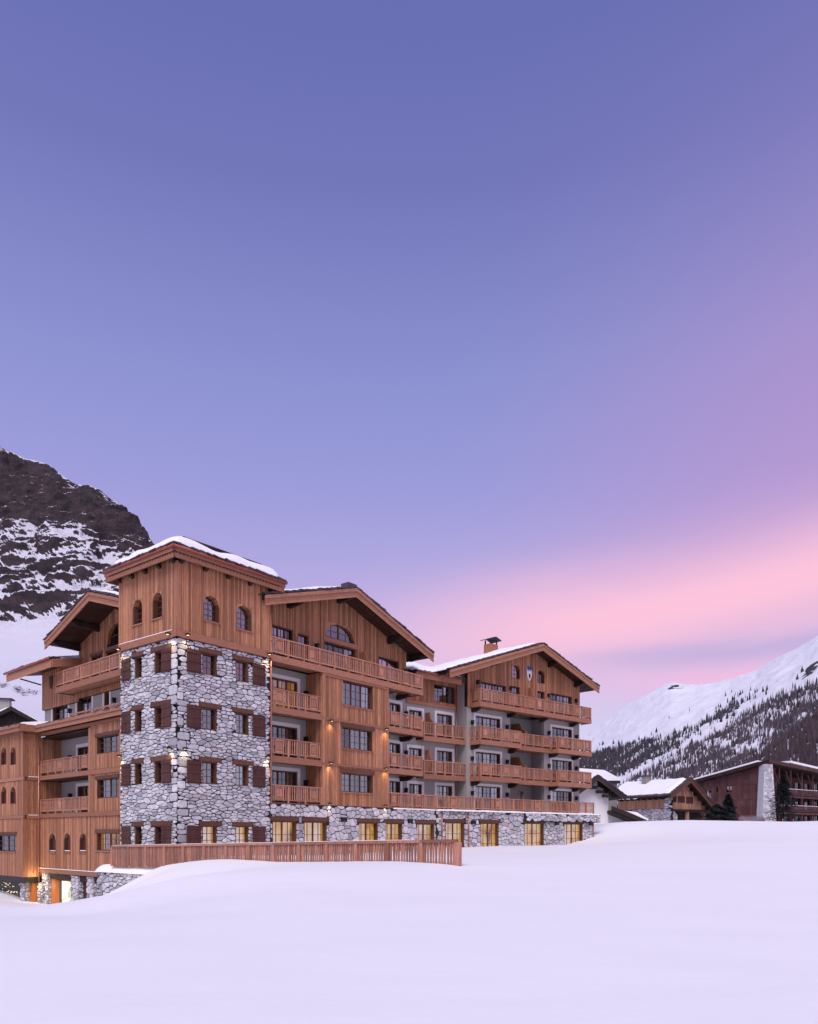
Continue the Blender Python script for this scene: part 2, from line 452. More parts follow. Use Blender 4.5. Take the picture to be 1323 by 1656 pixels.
# ------------------------------------------------------------------ the four wall lines of the hotel
C0 = Vector(((287 - CX) / F * 41.8, 41.8))
TH = math.atan(988.5 / F)
UR = Vector((math.sin(TH), math.cos(TH))); UL = Vector((-UR.y, UR.x))
PM = Pl(C0, UR, UL)                       # tower front and middle gable
PT = Pl(C0, UL, UR)                       # tower side
J = PM.o + PM.u * PM.s(705)
TG = math.radians(48.8); UG = Vector((math.sin(TG), math.cos(TG)))
PG = Pl(J, UG, Vector((-UG.y, UG.x)))     # east wing, turned a little
TL = math.atan((CX + 720) / F); UL2 = Vector((-math.sin(TL), math.cos(TL)))
PL = Pl(((193 - CX) / F * 51.3, 51.3), UL2, Vector((UL2.y, -UL2.x)))     # west wing
TW, TD = 6.6, 5.64                        # tower plan
FL = {1: 3.85, 2: 6.75, 3: 9.8, 4: 12.95}

hotel = thing('hotel', (C0.x, C0.y, 0.0), 'large timber and stone alpine hotel with square tower and snowy gables', 'hotel')
planks = Pieces('plank', 'cladding_planks', 'plank', CUBE_V, BOXF, hotel)
bals = Pieces('baluster', 'railing_balusters', 'rail', BAL_V, BAL_F, hotel)
stones = Stones(hotel)

def clad(P, s0, s1, z0, ztop, ops, parent, d=0.0, w=0.15, mat='plank'):
    zt = ztop if callable(ztop) else (lambda a: ztop)
    n = max(1, round((s1 - s0) / w)); e = [s0]
    ws = [rnd.uniform(0.75, 1.25) for _ in range(n)]; k = (s1 - s0) / sum(ws)
    for q in ws: e.append(e[-1] + q * k)
    for a, b in zip(e, e[1:]):
        cuts = sorted({a, b, *[x for o in ops for x in o[:2] if a + .025 < x < b - .025]})
        for x0, x1 in zip(cuts, cuts[1:]):
            m = (x0 + x1) / 2; z = z0; top = min(zt(x0), zt(x1)) - .01
            for lo, hi in sorted((o[2], o[3]) for o in ops if o[0] < m < o[1]):
                if min(lo, top) > z + .04: planks.add(P, x0 + .009, x1 - .009, d - rnd.uniform(.022, .034), d + .004, z, min(lo, top), parent, mat)
                z = max(z, hi)
            if top > z + .04: planks.add(P, x0 + .009, x1 - .009, d - rnd.uniform(.022, .034), d + .004, z, top, parent, mat)
def wood_wall(name, P, s0, s1, z0, ztop, ops=(), d=0.0, T=0.3, breaks=(), w=0.15, mat='plank'):
    o = wall_cells(P, s0, s1, z0, ztop, d, d + T, ops, breaks).build(name, 'beam', hotel)
    clad(P, s0, s1, z0, ztop, ops, o, d, w, mat)
    return o
def plain_wall(name, mat, P, s0, s1, z0, z1, ops=(), d=0.0, T=0.3):
    return wall_cells(P, s0, s1, z0, z1, d, d + T, ops).build(name, mat, hotel)

def arch_poly(s0, s1, z0, z1, rise=None, n=10):
    r = (s1 - s0) / 2; rise = rise or r; c = (s0 + s1) / 2; zs = z1 - rise
    return [(s0, z0), (s1, z0)] + [(c + r * math.cos(math.pi * i / n), zs + rise * math.sin(math.pi * i / n)) for i in range(n + 1)]
def window(P, s0, s1, z0, z1, d=0.0, rec=0.18, n=2, nx=2, ny=3, lit=None, curtain=0, arch=None, surround=0, lintel=None, sill=None,
           frame='frame', parent=None, fw=0.06):
    """a window in an opening of a wall whose face is at d"""
    root = parent or hotel; g = d + rec; zi = z1
    mb = MB()
    mb.box(P, s0, s0 + fw, d + .005, g + .07, z0, z1); mb.box(P, s1 - fw, s1, d + .005, g + .07, z0, z1)
    mb.box(P, s0 + fw, s1 - fw, d + .005, g + .07, z0, z0 + fw)
    if arch is None: mb.box(P, s0 + fw, s1 - fw, d + .005, g + .07, z1 - fw, z1)
    cw = (s1 - s0 - 2 * fw) / n
    c = (s0 + s1) / 2; hr = (s1 - s0) / 2
    def top(a):
        if arch is None: return z1 - fw
        x = min(1, abs(a - c) / hr); return z1 - arch + arch * math.sqrt(max(0, 1 - x * x)) - .02
    for i in range(1, n): mb.box(P, s0 + fw + i * cw - .045, s0 + fw + i * cw + .045, g - .02, g + .06, z0 + fw, top(s0 + fw + i * cw))
    wo_ = mb.build('window', frame, root)
    gb = MB()
    for i in range(n):
        a0, a1 = s0 + fw + i * cw + (.045 if i else 0), s0 + fw + (i + 1) * cw - (.045 if i < n - 1 else 0)
        for k in range(1, nx):
            x = a0 + (a1 - a0) * k / nx; gb.box(P, x - .016, x + .016, g + .01, g + .05, z0 + fw, top(x))
        for k in range(1, ny):
            z = z0 + fw + (z1 - z0 - 2 * fw) * k / ny; b0, b1 = a0, a1
            if arch is not None and z > z1 - arch:
                hw = hr * math.sqrt(max(0, 1 - ((z - z1 + arch) / arch) ** 2)); b0, b1 = max(a0, c - hw), min(a1, c + hw)
            if b1 > b0: gb.box(P, b0, b1, g + .012, g + .046, z - .016, z + .016)
        if arch is None:
            pv = [P.p(a0, g + .03, z0 + fw), P.p(a1, g + .03, z0 + fw), P.p(a1, g + .03, z1 - fw), P.p(a0, g + .03, z1 - fw)]
            make('pane', pv, [(0, 1, 2, 3)], 'glass_lit' if lit else 'glass', wo_)
    if arch is not None:
        pp = arch_poly(s0 + .03, s1 - .03, z0 + fw, z1 - .03, arch - .03)
        make('pane', [P.p(a, g + .03, z) for a, z in pp], [tuple(range(len(pp)))], 'glass_lit' if lit else 'glass', wo_)
        m = 10; sp = MB()                           # arched head board filling the corners of the rough opening
        for i in range(m):
            a, b = s0 + (s1 - s0) * i / m, s0 + (s1 - s0) * (i + 1) / m
            za, zb = (z1 - arch + arch * math.sqrt(max(0, 1 - ((q - c) / hr) ** 2)) for q in (a, b))
            sp.box(P, a, b, d - .03, g + .07, za, z1 + .03, zb, z1 + .03)
        sp.build('arched_head', 'plank', wo_)
    if gb.v: gb.build('glazing_bars', frame, wo_)
    # room behind the glass
    e = 0.02; q = [(s0 + e, z0 + e), (s1 - e, z0 + e), (s1 - e, z1 - e), (s0 + e, z1 - e)]
    dd = g + (.32 if lit else .5)
    v = [P.p(a, g + .09, z) for a, z in q] + [P.p(a, dd, z) for a, z in q]
    make('room_lining', v, [(4, 5, 6, 7), (0, 1, 5, 4), (1, 2, 6, 5), (2, 3, 7, 6), (3, 0, 4, 7)], lit or 'inner', wo_)
    if curtain:
        for i in range(n):
            a0 = s0 + fw + i * cw; k = min(curtain, cw * 0.9)
            mb = MB(); m = 5
            for j in range(m):
                o_ = .02 * (j % 2); mb.box(P, a0 + k * j / m, a0 + k * (j + 1) / m, g + .12 + o_, g + .16 + o_, z0 + fw, z1 - fw)
            mb.build('curtain', 'curtain', wo_)
    if surround:
        mb = MB(); u_ = surround
        mb.box(P, s0 - u_, s0, d - .05, d + .004, z0, z1 + u_); mb.box(P, s1, s1 + u_, d - .05, d + .004, z0, z1 + u_)
        mb.box(P, s0, s1, d - .05, d + .004, z1, z1 + u_)
        mb.build('surround', 'white', wo_)
    if lintel:
        l0, l1, h = lintel; mb = MB(); m = 3
        mb.box(P, l0, l1, d - .09, d + .12, z1 + .002, z1 + h); mb.build('lintel', 'frame', wo_)
    if sill:
        boxo('sill', 'trim', wo_, P, s0 - .06, s1 + .06, d - .10, d + .05, z0 - .07, z0 - .002)
    return wo_
def shutter(P, s0, s1, z0, z1, d, win):
    s0, s1 = min(s0, s1), max(s0, s1)
    mb = MB(); n = max(2, round((s1 - s0) / .17)); wv = (s1 - s0) / n
    for i in range(n): mb.box(P, s0 + i * wv + .006, s0 + (i + 1) * wv - .006, d - .135, d - .10, z0, z1)
    mb.box(P, s0, s1, d - .165, d - .136, z0 + .1, z0 + .2).box(P, s0, s1, d - .165, d - .136, (z0 + z1) / 2 - .05, (z0 + z1) / 2 + .05)
    mb.box(P, s0, s1, d - .165, d - .136, z1 - .2, z1 - .1)
    mb.build('shutter', 'shutter', win)

def lantern(P, s, d, z, name='wall_lantern'):
    mb = MB()
    mb.box(P, s - .09, s + .09, d - .03, d, z - .16, z + .2); mb.box(P, s - .03, s + .03, d - .16, d - .03, z + .1, z + .15)
    mb.prism(P, [(s - .11, z + .10), (s + .11, z + .10), (s + .05, z + .2), (s - .05, z + .2)], d - .28, d - .06)
    mb.box(P, s - .085, s + .085, d - .255, d - .085, z - .16, z + .098)
    return mb.build(name, 'black', hotel)
def spotlight(P, s, d, z, power=22.0, lit=True):
    mb = MB(); mb.box(P, s - .1, s + .1, d - .24, d - .05, z - .03, z + .07); mb.box(P, s - .05, s + .05, d - .05, d, z - .02, z + .05)
    o = mb.build('spotlight', 'black', hotel)
    make('lens', [P.p(s - .07, d - .21, z - .034), P.p(s + .07, d - .21, z - .034), P.p(s + .07, d - .08, z - .034), P.p(s - .07, d - .08, z - .034)], [(0, 1, 2, 3)], 'bulb', o)
    if lit:
        L = bpy.data.lights.new('spotlight_beam', 'SPOT'); L.energy = power * 2.4; L.color = (1.0, 0.72, 0.36); L.spot_size = math.radians(110); L.spot_blend = 0.9
        L.shadow_soft_size = 0.04
        lo = bpy.data.objects.new('spotlight_beam', L); link(lo, o); lo.location = Vector(P.p(s, d - .15, z - .06)) - base_of(hotel)
    return o
def downpipe(P, s, d, z0, z1, name='downpipe'):
    mb = MB(); mb.tube(P.p(s, d, z0), P.p(s, d, z1), .055, 8)
    z = z0 + .4
    while z < z1: mb.box(P, s - .07, s + .07, d - .065, d + .07, z, z + .03); z += 1.6
    return mb.build(name, 'copper', hotel, True)

def railing(P, s0, s1, d, zf, parent, pattern='PBB', h=1.1, post_gap=1.35, mat='rail', ends=(True, True)):
    """top rail, bottom rail, posts, panels and wavy balusters between s0 and s1 at offset d, floor zf"""
    if s1 < s0: s0, s1 = s1, s0
    boxo('top_rail', mat, parent, P, s0 - .03, s1 + .03, d - .06, d + .08, zf + h - .07, zf + h)
    boxo('bottom_rail', mat, parent, P, s0, s1, d - .03, d + .04, zf + .12, zf + .20)
    n = max(1, round((s1 - s0) / post_gap)); g = (s1 - s0) / n
    for i in range(n + 1):
        if (i == 0 and not ends[0]) or (i == n and not ends[1]): continue
        x = min(max(s0 + i * g, s0 + .05), s1 - .05)
        boxo('post', mat, parent, P, x - .05, x + .05, d - .055, d + .06, zf - .05, zf + h - .072)
    for i in range(n):
        a, b = s0 + i * g + .06, s0 + (i + 1) * g - .06
        if pattern[i % len(pattern)] == 'P':
            c = (a + b) / 2; pw = min(.36, (b - a) / 2 - .02)
            mb = MB(); boxo('panel_back', 'frame', parent, P, c - pw, c + pw, d - .012, d + .015, zf + .202, zf + h - .072)  # dark brown back board puts the groove shade into its colour
            mb.box(P, c - pw, c - pw + .1, d - .035, d - .0125, zf + .203, zf + h - .073); mb.box(P, c + pw - .1, c + pw, d - .035, d - .0125, zf + .203, zf + h - .073)
            mb.box(P, c - pw + .1, c + pw - .1, d - .035, d - .0125, zf + .203, zf + .31); mb.box(P, c - pw + .1, c + pw - .1, d - .035, d - .0125, zf + h - .19, zf + h - .073)
            mb.box(P, c - pw + .135, c + pw - .135, d - .028, d - .0125, zf + .345, zf + h - .225)
            mb.build('panel', mat, parent); seg = [(a, c - pw - .02), (c + pw + .02, b)]
        else: seg = [(a, b)]
        for x0, x1 in seg:
            m = int((x1 - x0) / .178)
            for k in range(m):
                x = x0 + (x1 - x0) * (k + .5) / m
                bals.add(P, x - .045, x + .045, d - .02, d + .02, zf + .19, zf + h - .065, parent, mat)
def balcony(P, s0, s1, d, dw, zf, pattern='PBB', left=False, right=False, drop=0.42, brackets=(), ends=(True, True), name='balcony'):
    """slab from wall offset dw out to d with its railing"""
    if s1 < s0: s0, s1 = s1, s0
    mb = MB(); mb.box(P, s0, s1, d + .1, dw, zf - drop + .12, zf - .03)
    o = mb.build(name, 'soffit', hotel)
    boxo('edge_beam', 'trim', o, P, s0 - .02, s1 + .02, d - .04, d + .098, zf - drop, zf - .02)
    n = int((s1 - s0) / .5)
    for k in range(1, int((dw - d) / .22)):
        boxo('soffit_board', 'trim', o, P, s0 + .02, s1 - .02, d + .1 + (k - 1) * .22 + .01, d + .1 + k * .22 - .01, zf - drop + .09, zf - drop + .118)
    railing(P, s0, s1, d + .03, zf, o, pattern, ends=ends)
    for a, on in ((s0, left), (s1, right)):
        if on:
            Q = P.side(a, 0); boxo('edge_beam', 'trim', o, Q, d + .1, dw, -.02 if a == s0 else -.09, .09 if a == s0 else .02, zf - drop + .002, zf - .022)
            railing(Q, d + .14, dw, .03 if a == s0 else -.03, zf, o, 'B')
    for a in brackets:
        mb = MB(); mb.prism(P.side(a - .13, 0), [(dw, zf - drop), (d + .25, zf - drop), (d + .3, zf - drop - .16), (d + .75, zf - drop - .34), (dw, zf - drop - .36)], 0, .26)
        mb.build('bracket', 'beam', o)
    return o

def ground_patch_noise(a, d, k=1.0): return mnoise.noise(Vector((a * k, d * k, 3.3)))
def snow_cover(name, P, a0, a1, d0, d1, zt, thick, parent, res=0.22, ragged=0.45, seed=0.0, root=None):
    """snow lying on a roof: a0..a1 along the wall, d0..d1 inwards, zt(a,d) height of the roof"""
    na, nd = max(3, int((a1 - a0) / res)), max(3, int((d1 - d0) / (res * 1.3))); v, f = [], []
    for i in range(na + 1):
        for j in range(nd + 1):
            a, d = a0 + (a1 - a0) * i / na, d0 + (d1 - d0) * j / nd
            e = min(a - a0, a1 - a, d - d0, d1 - d)
            rg = ragged * (0.5 + 0.8 * mnoise.noise(Vector((a * .9 + seed, d * .9, seed))))
            k = max(0.0, min(1.0, (e - rg * .6) / .32)); k = math.sqrt(k) if k > 0 else 0
            t = thick * k * (1 + .35 * mnoise.noise(Vector((a * .6, d * .6, seed + 9)))) - (0.05 if k == 0 else 0)
            v.append(P.p(a, d, zt(a, d) + t))
    for i in range(na):
        for j in range(nd): k = i * (nd + 1) + j; f.append((k, k + 1, k + nd + 2, k + nd + 1))
    return make(name, v, f, 'roofsnow', parent, True)

SL_V = [(-.5, -.5, -.5), (.5, -.44, -.5), (.47, .5, -.5), (-.46, .48, -.5), (-.5, -.47, .5), (.49, -.42, .5), (.45, .5, .5), (-.44, .46, .5)]
slate_me = unit_mesh('slate', SL_V, BOXF, 'slate')
def slate_row(p0, p1, across, parent, step=0.42, wd=0.55, th=0.055, lift=0.05, seed=1):
    """overlapping roof slates laid from p0 to p1; across: vector lying in the roof across the row"""
    R = random.Random(seed); p0, p1 = Vector(p0), Vector(p1); L = (p1 - p0).length; n = max(1, int(L / step)); x = (p1 - p0).normalized()
    y = (across - x * across.dot(x)).normalized(); z = x.cross(y)
    if z.z < 0: z = -z; y = -y
    from mathutils import Matrix
    b = base_of(parent)
    for i in range(n):
        c = p0 + x * ((i + .5) * L / n) + z * (lift + R.uniform(0, .025)) + y * R.uniform(-.05, .05)
        o = bpy.data.objects.new('slate', slate_me); link(o, parent)
        r = Matrix((x, y, z)).transposed().to_4x4() @ Matrix.Rotation(R.uniform(-.06, .06), 4, 'Z') @ Matrix.Rotation(0.10 + R.uniform(-.03, .03), 4, 'Y')
        o.rotation_euler = r.to_euler(); o.location = c - b; o.scale = (L / n * R.uniform(1.05, 1.35), wd * R.uniform(.85, 1.15), th * R.uniform(.7, 1.4))
def roof_slope_parts(P, a0, z0, a1, z1, d0, roof, seed, bmat='trim'):
    """barge boards on one slope of a gable, from (a0,z0) to (a1,z1), face at d0"""
    def par(dn0, dn1, dd0, dd1, nm, mat=bmat):
        MB().prism(P, [(a0, z0 - dn0), (a1, z1 - dn0), (a1, z1 - dn1), (a0, z0 - dn1)], d0 + dd0, d0 + dd1).build(nm, mat, roof)
    par(.02, .24, -.14, -.002, 'barge_board'); par(.242, .60, -.09, -.004, 'barge_board'); par(.50, .64, -.11, -.0905, 'scalloped_trim')
def gable_roof(P, al, zl, ak, zk, ar, zr, d0, d1, dwall, name='roof', purl=(), seed=1, root=None, bmat='trim'):
    t = .26
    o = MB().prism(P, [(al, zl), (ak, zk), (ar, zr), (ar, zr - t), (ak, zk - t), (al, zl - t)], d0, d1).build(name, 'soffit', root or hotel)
    roof_slope_parts(P, al, zl, ak, zk, d0, o, seed, bmat); roof_slope_parts(P, ak, zk, ar, zr, d0, o, seed, bmat)
    for (a, b, za, zb) in ((al, ak, zl, zk), (ar, ak, zr, zk)):
        slate_row(P.p(a, d0 + .1, za), P.p(b, d0 + .1, zb), P_n3(P), o, seed=seed)
        slate_row(P.p(a, d0 + .05, za + .05), P.p(b, d0 + .05, zb + .05), P_n3(P), o, step=.6, wd=.4, seed=seed + 3)
        slate_row(P.p(a, d0 + .2, za), P.p(a, d1, za), Vector(P.p(b, 0, zb)) - Vector(P.p(a, 0, za)), o, seed=seed + 5) if (d1 - d0) < 30 else None
    for i in range(1, 9):            # soffit boards under the overhang run along the slope
        dd = d0 + (dwall - d0) * i / 9
        for (a, b, za, zb) in ((al, ak, zl, zk), (ak, ar, zk, zr)):
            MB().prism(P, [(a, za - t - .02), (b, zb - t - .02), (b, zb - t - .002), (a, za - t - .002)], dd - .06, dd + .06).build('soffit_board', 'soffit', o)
    for a in purl:
        za = zl + (zk - zl) * (a - al) / (ak - al) if a < ak else zk + (zr - zk) * (a - ak) / (ar - ak)
        mb = MB(); mb.prism(P.side(a - .15, 0), [(d0 + .12, za - t - .05), (dwall, za - t - .05), (dwall, za - t - .5), (d0 + .55, za - t - .42), (d0 + .14, za - t - .25)], 0, .3)
        mb.build('purlin', 'beam', o)
    zt = lambda a, d: zl + (zk - zl) * (a - al) / (ak - al) if a < ak else zk + (zr - zk) * (a - ak) / (ar - ak)
    snow_cover('snow', P, al + .05, ak - .1, d0 + .25, d1, zt, .38, o, seed=seed)
    snow_cover('snow', P, ak + .1, ar - .05, d0 + .25, d1, zt, .34, o, seed=seed + 20)
    return o
def P_n3(P): return Vector((P.n.x, P.n.y, 0))

# ------------------------------------------------------------------ tower
LINT = [12.39, 9.31, 6.25, 2.62]
ZS = 12.62                                   # top of the stonework
def tower_face(P, width, wins, arches, seed):
    ops, aops = [], []
    for L in LINT:
        for (o0, o1, l0, l1, s0, s1) in wins: ops.append((*sorted((P.s(o0), P.s(o1))), L - 1.52, L - .27))
    for (a0, a1) in arches: aops.append((*sorted((P.s(a0), P.s(a1))), 13.93, 15.36))
    st = wall_cells(P, .0, width, -.8, ZS, 0, .35, ops).build('tower_stone_wall', 'mortar', hotel)
    extra = []
    for L in LINT:
        for (o0, o1, l0, l1, s0, s1) in wins: extra.append((*sorted((P.s(l0), P.s(l1))), L - .27, L - .02))
    # big corner stones
    R = random.Random(seed); z = -.8; q = []
    while z < ZS - .25:
        h = R.uniform(.26, .58); h = min(h, ZS - z); ln = R.uniform(.32, .95)
        if R.random() < .55: q.append((0, ln, z, z + h))
        z += h
    stones.wall(P, 0.0, width, -.8, ZS, ops + extra + q, st, seed=seed)
    for (a, b, z0, z1) in q:
        j = lambda: R.uniform(0, .05)
        stones.add(P, [(-.03, z0 + .005), (b - j(), z0 + .005 + j() * .3), (b - j() * .5, (z0 + z1) / 2), (b - j(), z1 - .005 - j() * .3), (-.03, z1 - .005)], 0, st, R)
    for L in LINT:
        for (o0, o1, l0, l1, s0, s1) in wins:
            a, b = sorted((P.s(o0), P.s(o1))); la, lb = sorted((P.s(l0), P.s(l1)))
            low = L < 3
            wn = window(P, a, b, L - 1.52, L - .27, 0, .20, n=1, nx=2, ny=3, lit='glow' if (low and P is PM) else None, curtain=0 if low else rnd.choice((0, .25, .3)),
                        lintel=(la, lb, .25))
            shutter(P, P.s(s0), P.s(s1), L - 1.56, L - .27, 0, wn)
    tp = wood_wall('tower_timber_wall', P, 0, width, 13.02, 16.98, aops, d=-.08, T=.35)
    boxo('sill_beam', 'trim', tp, P, -.14, width + .02, -.19, .15, ZS + .02, 13.02)
    boxo('corner_post', 'post', tp, P, -.13, .14, -.135, -.08, 13.02, 16.75); boxo('corner_post', 'post', tp, P, width - .17, width, -.135, -.08, 13.02, 16.75)
    for a in aops: window(P, a[0], a[1], a[2], a[3], -.08, .26, n=1, nx=2, ny=4, arch=(a[1] - a[0]) / 2, sill=True, curtain=0)
    return tp
fr = tower_face(PM, TW, [(326.9, 350, 321.5, 357.4, 300.3, 323.5), (380.7, 401.3, 375.4, 408.6, 406.6, 427.2)], [(327, 353), (380.6, 405.5)], 11)
sd = tower_face(PT, TD, [(218.8, 230, 214.5, 233.3, 199.5, 213.5), (250.7, 263.6, 245.4, 279, 264, 279.2)], [(217.3, 232.6), (249, 265.2)], 23)
# the two hidden faces of the tower
for P_, a0, a1 in ((PM.side(TW - .35), .35, TD), ):
    MB().box(P_, a0, a1, 0, .35, -.8, 16.98).build('tower_rear_wall', 'mortar', hotel)
MB().box(PT.side(TD - .35), .35, TW - .35, 0, .35, -.8, 16.98).build('tower_rear_wall', 'mortar', hotel)
# snow line on the side sill
MB().box(PT, .3, TD - .1, -.185, -.11, 13.022, 13.06).build('ledge_snow', 'roofsnow', sd)
# hipped roof
OV = .55; ZE = 17.35
def hip(a, d): 
    e = min((a + OV) / 3.85, (TW + OV - a) / 3.85, (d + OV) / 3.37, (TD + OV - d) / 3.37)
    return ZE + 1.15 * max(0, min(1, e))
cs = [(-OV, -OV), (TW + OV, -OV), (TW + OV, TD + OV), (-OV, TD + OV)]
v = [PM.p(a, d, ZE - .25) for a, d in cs] + [PM.p(a, d, ZE) for a, d in cs] + [PM.p(3.0, TD / 2, ZE + 1.15), PM.p(3.6, TD / 2, ZE + 1.15)]
roof = make('tower_roof', v, [(3, 2, 1, 0), (0, 1, 5, 4), (1, 2, 6, 5), (2, 3, 7, 6), (3, 0, 4, 7), (4, 5, 9, 8), (5, 6, 9), (6, 7, 8, 9), (7, 4, 8)], 'soffit', hotel)
for P_, ln, th in ((PM, TW, 0), (PT, TD, 1)):
    MB().box(P_, -OV - .07, ln + OV + .07, -OV - .07, -OV + .02, 16.72, 17.02).build('fascia', 'trim', roof)
    MB().box(P_, -OV - .13, ln + OV + .1, -OV - .13, -OV + .02, 17.025, 17.22).build('fascia', 'trim', roof)
    mb = MB(); n = int(ln / .24)
    for i in range(n + 4):
        a = -OV - .07 + i * .24; mb.prism(P_, [(a, 17.03), (a + .24, 17.03), (a + .12, 16.93)], -OV - .10, -OV - .071)
    tag(mb.build('scalloped_trim', 'soffit', roof), kind='stuff')
    mb = MB().tube(P_.p(-OV - .16, -OV - .18, 17.28), P_.p(ln + OV + .16, -OV - .18, 17.28), .085, 8)
    mb.build('gutter', 'redgutter', roof, True)
    slate_row(P_.p(-OV - .1, -OV - .02, ZE - .02), P_.p(ln + OV + .1, -OV - .02, ZE - .02), P_n3(P_), roof, step=.48, wd=.5, seed=5 + th)
    slate_row(P_.p(-OV - .1, -OV + .1, ZE + .07), P_.p(ln + OV + .1, -OV + .1, ZE + .07), P_n3(P_), roof, step=.55, wd=.5, seed=8 + th)
    k = 4
    for i in range(5):
        a = .12 + (ln - .24) * i / 4
        MB().prism(P_.side(a - .12, 0), [(-OV + .12, 16.72 + .37), (-.08, 17.09), (-.08, 16.62), (-OV + .16, 16.78)], 0, .24).build('rafter_end', 'beam', roof)
for P_, a0, ln, dd in ((PM.side(TW + OV), -OV, TD + OV, 0), (PT.side(TD + OV), -OV, TW + OV, 0)):
    MB().box(P_, a0 + .03, ln, -.02, .07, 16.72, 17.2).build('fascia', 'trim', roof)
snow_cover('snow', PM, -OV + .02, TW + OV - .02, -OV + .02, TD + OV - .02, hip, .62, roof, res=.15, ragged=.12, seed=4.2)
MB().tube(PM.p(.4, .05, ZE + .82), PM.p(5.9, .05, ZE + .82), .10, 8).build('snow_guard_log', 'darkwood', roof, True)
for a in (.9, 2.6, 4.2, 5.5): MB().bar(PM.p(a, .1, ZE + .1), PM.p(a, .05, ZE + .78), .06).build('snow_guard_bracket', 'black', roof)
for px, py, P_ in ((298, 1028, PM), (430, 1059, PM), (296, 1211, PM), (430, 1224, PM), (279.7, 1027, PT), (199, 1051, PT), (279, 1211, PT), (197.6, 1223, PT)):
    s = P_.s(px); spotlight(P_, s, -.05 if py > 1100 else -.19, P_.z(px, py), 26 if py > 1100 else 30)
downpipe(PM, TW - .02, -.12, 3.7, 16.9)

# ------------------------------------------------------------------ middle gable
MA, MB_, MC = PM.s(521), PM.s(627), PM.s(683)
dW = 1.3                                    # top-floor wall behind the balcony
s_end = PM.s(656, dW)
D0 = -.35
mal, mzl = PM.s(428, D0), PM.z(428, 962, D0); mak, mzk = PM.s(575, D0), PM.z(575, 951, D0); mar, mzr = PM.s(700, D0), PM.z(700, 1058, D0)
zroof = lambda a: (mzl + (mzk - mzl) * (a - mal) / (mak - mal) if a < mak else mzk + (mzr - mzk) * (a - mak) / (mar - mak)) - .24
def on(P, px0, px1, py0, py1, d):
    c = (px0 + px1) / 2
    return (*sorted((P.s(px0, d), P.s(px1, d))), P.z(c, py1, d), P.z(c, py0, d))
g1 = on(PM, 439, 474, 1018, 1034, dW); g1 = (g1[0], g1[1], FL[4], 15.25)
g2 = on(PM, 481, 499, 1024, 1040, dW); g2 = (g2[0], g2[1], FL[4], 15.15)
g3 = (PM.s(524, dW), PM.s(575, dW), FL[4], 15.1)
g4 = (PM.s(525.5, dW), PM.s(573, dW), 15.45, PM.z(549, 1011, dW))
g5 = (PM.s(612, dW), PM.s(645, dW), FL[4], 15.1)
gops = [g1, g2, g3, g4, g5]
top_wall = wood_wall('gable_timber_wall', PM, TW, s_end, FL[4], zroof, gops, d=dW, breaks=(mak,))
for g, n in ((g1, 3), (g2, 1), (g3, 3), (g5, 2)): window(PM, *g, dW, .15, n=n, nx=2, ny=4, fw=.08)
window(PM, *g4, dW, .15, n=2, nx=2, ny=2, arch=g4[3] - g4[2] - .08)
boxo('lintel_beam', 'trim', top_wall, PM, g4[0] - .2, g4[1] + .25, dW - .09, dW - .035, 15.12, 15.43)
for a in (g1[1] + .25, g4[0] - .35, g4[1] + .4, s_end - .12): boxo('post', 'post', top_wall, PM, a - .11, a + .11, dW - .075, dW - .03, FL[4], zroof(a) - .15)
boxo('side_wall', 'plank', top_wall, PM.side(s_end - .3), dW + .3, 9, 0, .3, FL[4], zroof(s_end) - .02)
# partition between two terraces
def partition(P, a, d0, d1, z0, z1, mat='plank'):
    ln = d1 - d0
    MB().prism(P.side(a - .05), [(d1, z0), (d0, z0), (d0, z0 + (z1 - z0) * .62), (d0 + ln * .25, z0 + (z1 - z0) * .72), (d0 + ln * .42, z1), (d1, z1)], 0, .1).build('terrace_partition', mat, hotel)
    MB().box(P, a - .07, a + .07, d0 - .1, d0 - .004, z0, z0 + (z1 - z0) * .62).build('terrace_partition_post', 'post', hotel)
partition(PM, PM.s(597, .35), .25, dW, FL[4], 14.95)
lantern(PM, PM.s(510, dW), dW - .03, 14.55)
lantern(PM, PM.s(653, dW), dW - .03, 14.4)
bt = balcony(PM, TW + .03, MC, -.06, dW, FL[4], 'PBPBBBBPBP', right=True, ends=(True, True), name='top_balcony')
MB().prism(PM.side(MC - 1.6), [(dW, 12.5), (.1, 12.5), (.15, 12.36), (.6, 12.2), (dW, 12.15)], 0, .3).build('bracket', 'beam', bt)
main_roof = gable_roof(PM, mal, mzl, mak, mzk, mar, mzr, D0, 15.0, dW, 'gable_roof', purl=(PM.s(495, D0), mak, PM.s(655, D0), PM.s(690, D0)), seed=3)
MB().box(PM, mak - .6, mak + .25, D0 + .1, D0 + .8, mzk + .02, mzk + .3).build('ridge_cap', 'slate', main_roof)
# recessed balconies beside the tower
DR = 1.5
ops = [(PM.s(436, DR), PM.s(480.5, DR), FL[k], FL[k] + 2.15) for k in (1, 2, 3)]
plain_wall('rendered_wall', 'stucco', PM, TW - .1, MA + .1, 3.6, 12.6, ops, d=DR)
for i, o in enumerate(ops):
    window(PM, *o, DR, .14, n=3, nx=2, ny=4, surround=.24, lit='glowdim' if i == 2 else None, fw=.08)
    lantern(PM, PM.s(492.5, DR), DR, FL[i + 1] + 1.45)
for k in (1, 2, 3):
    balcony(PM, TW + .03, MA - .05, -.02, DR, FL[k], 'PBP', drop=.42 if k > 1 else .06, name='balcony')
sw = PM.side(MA)
bay_side = wood_wall('bay_side_wall', sw, 0.0, DR, 3.82, 12.55, (), d=0, T=.25)
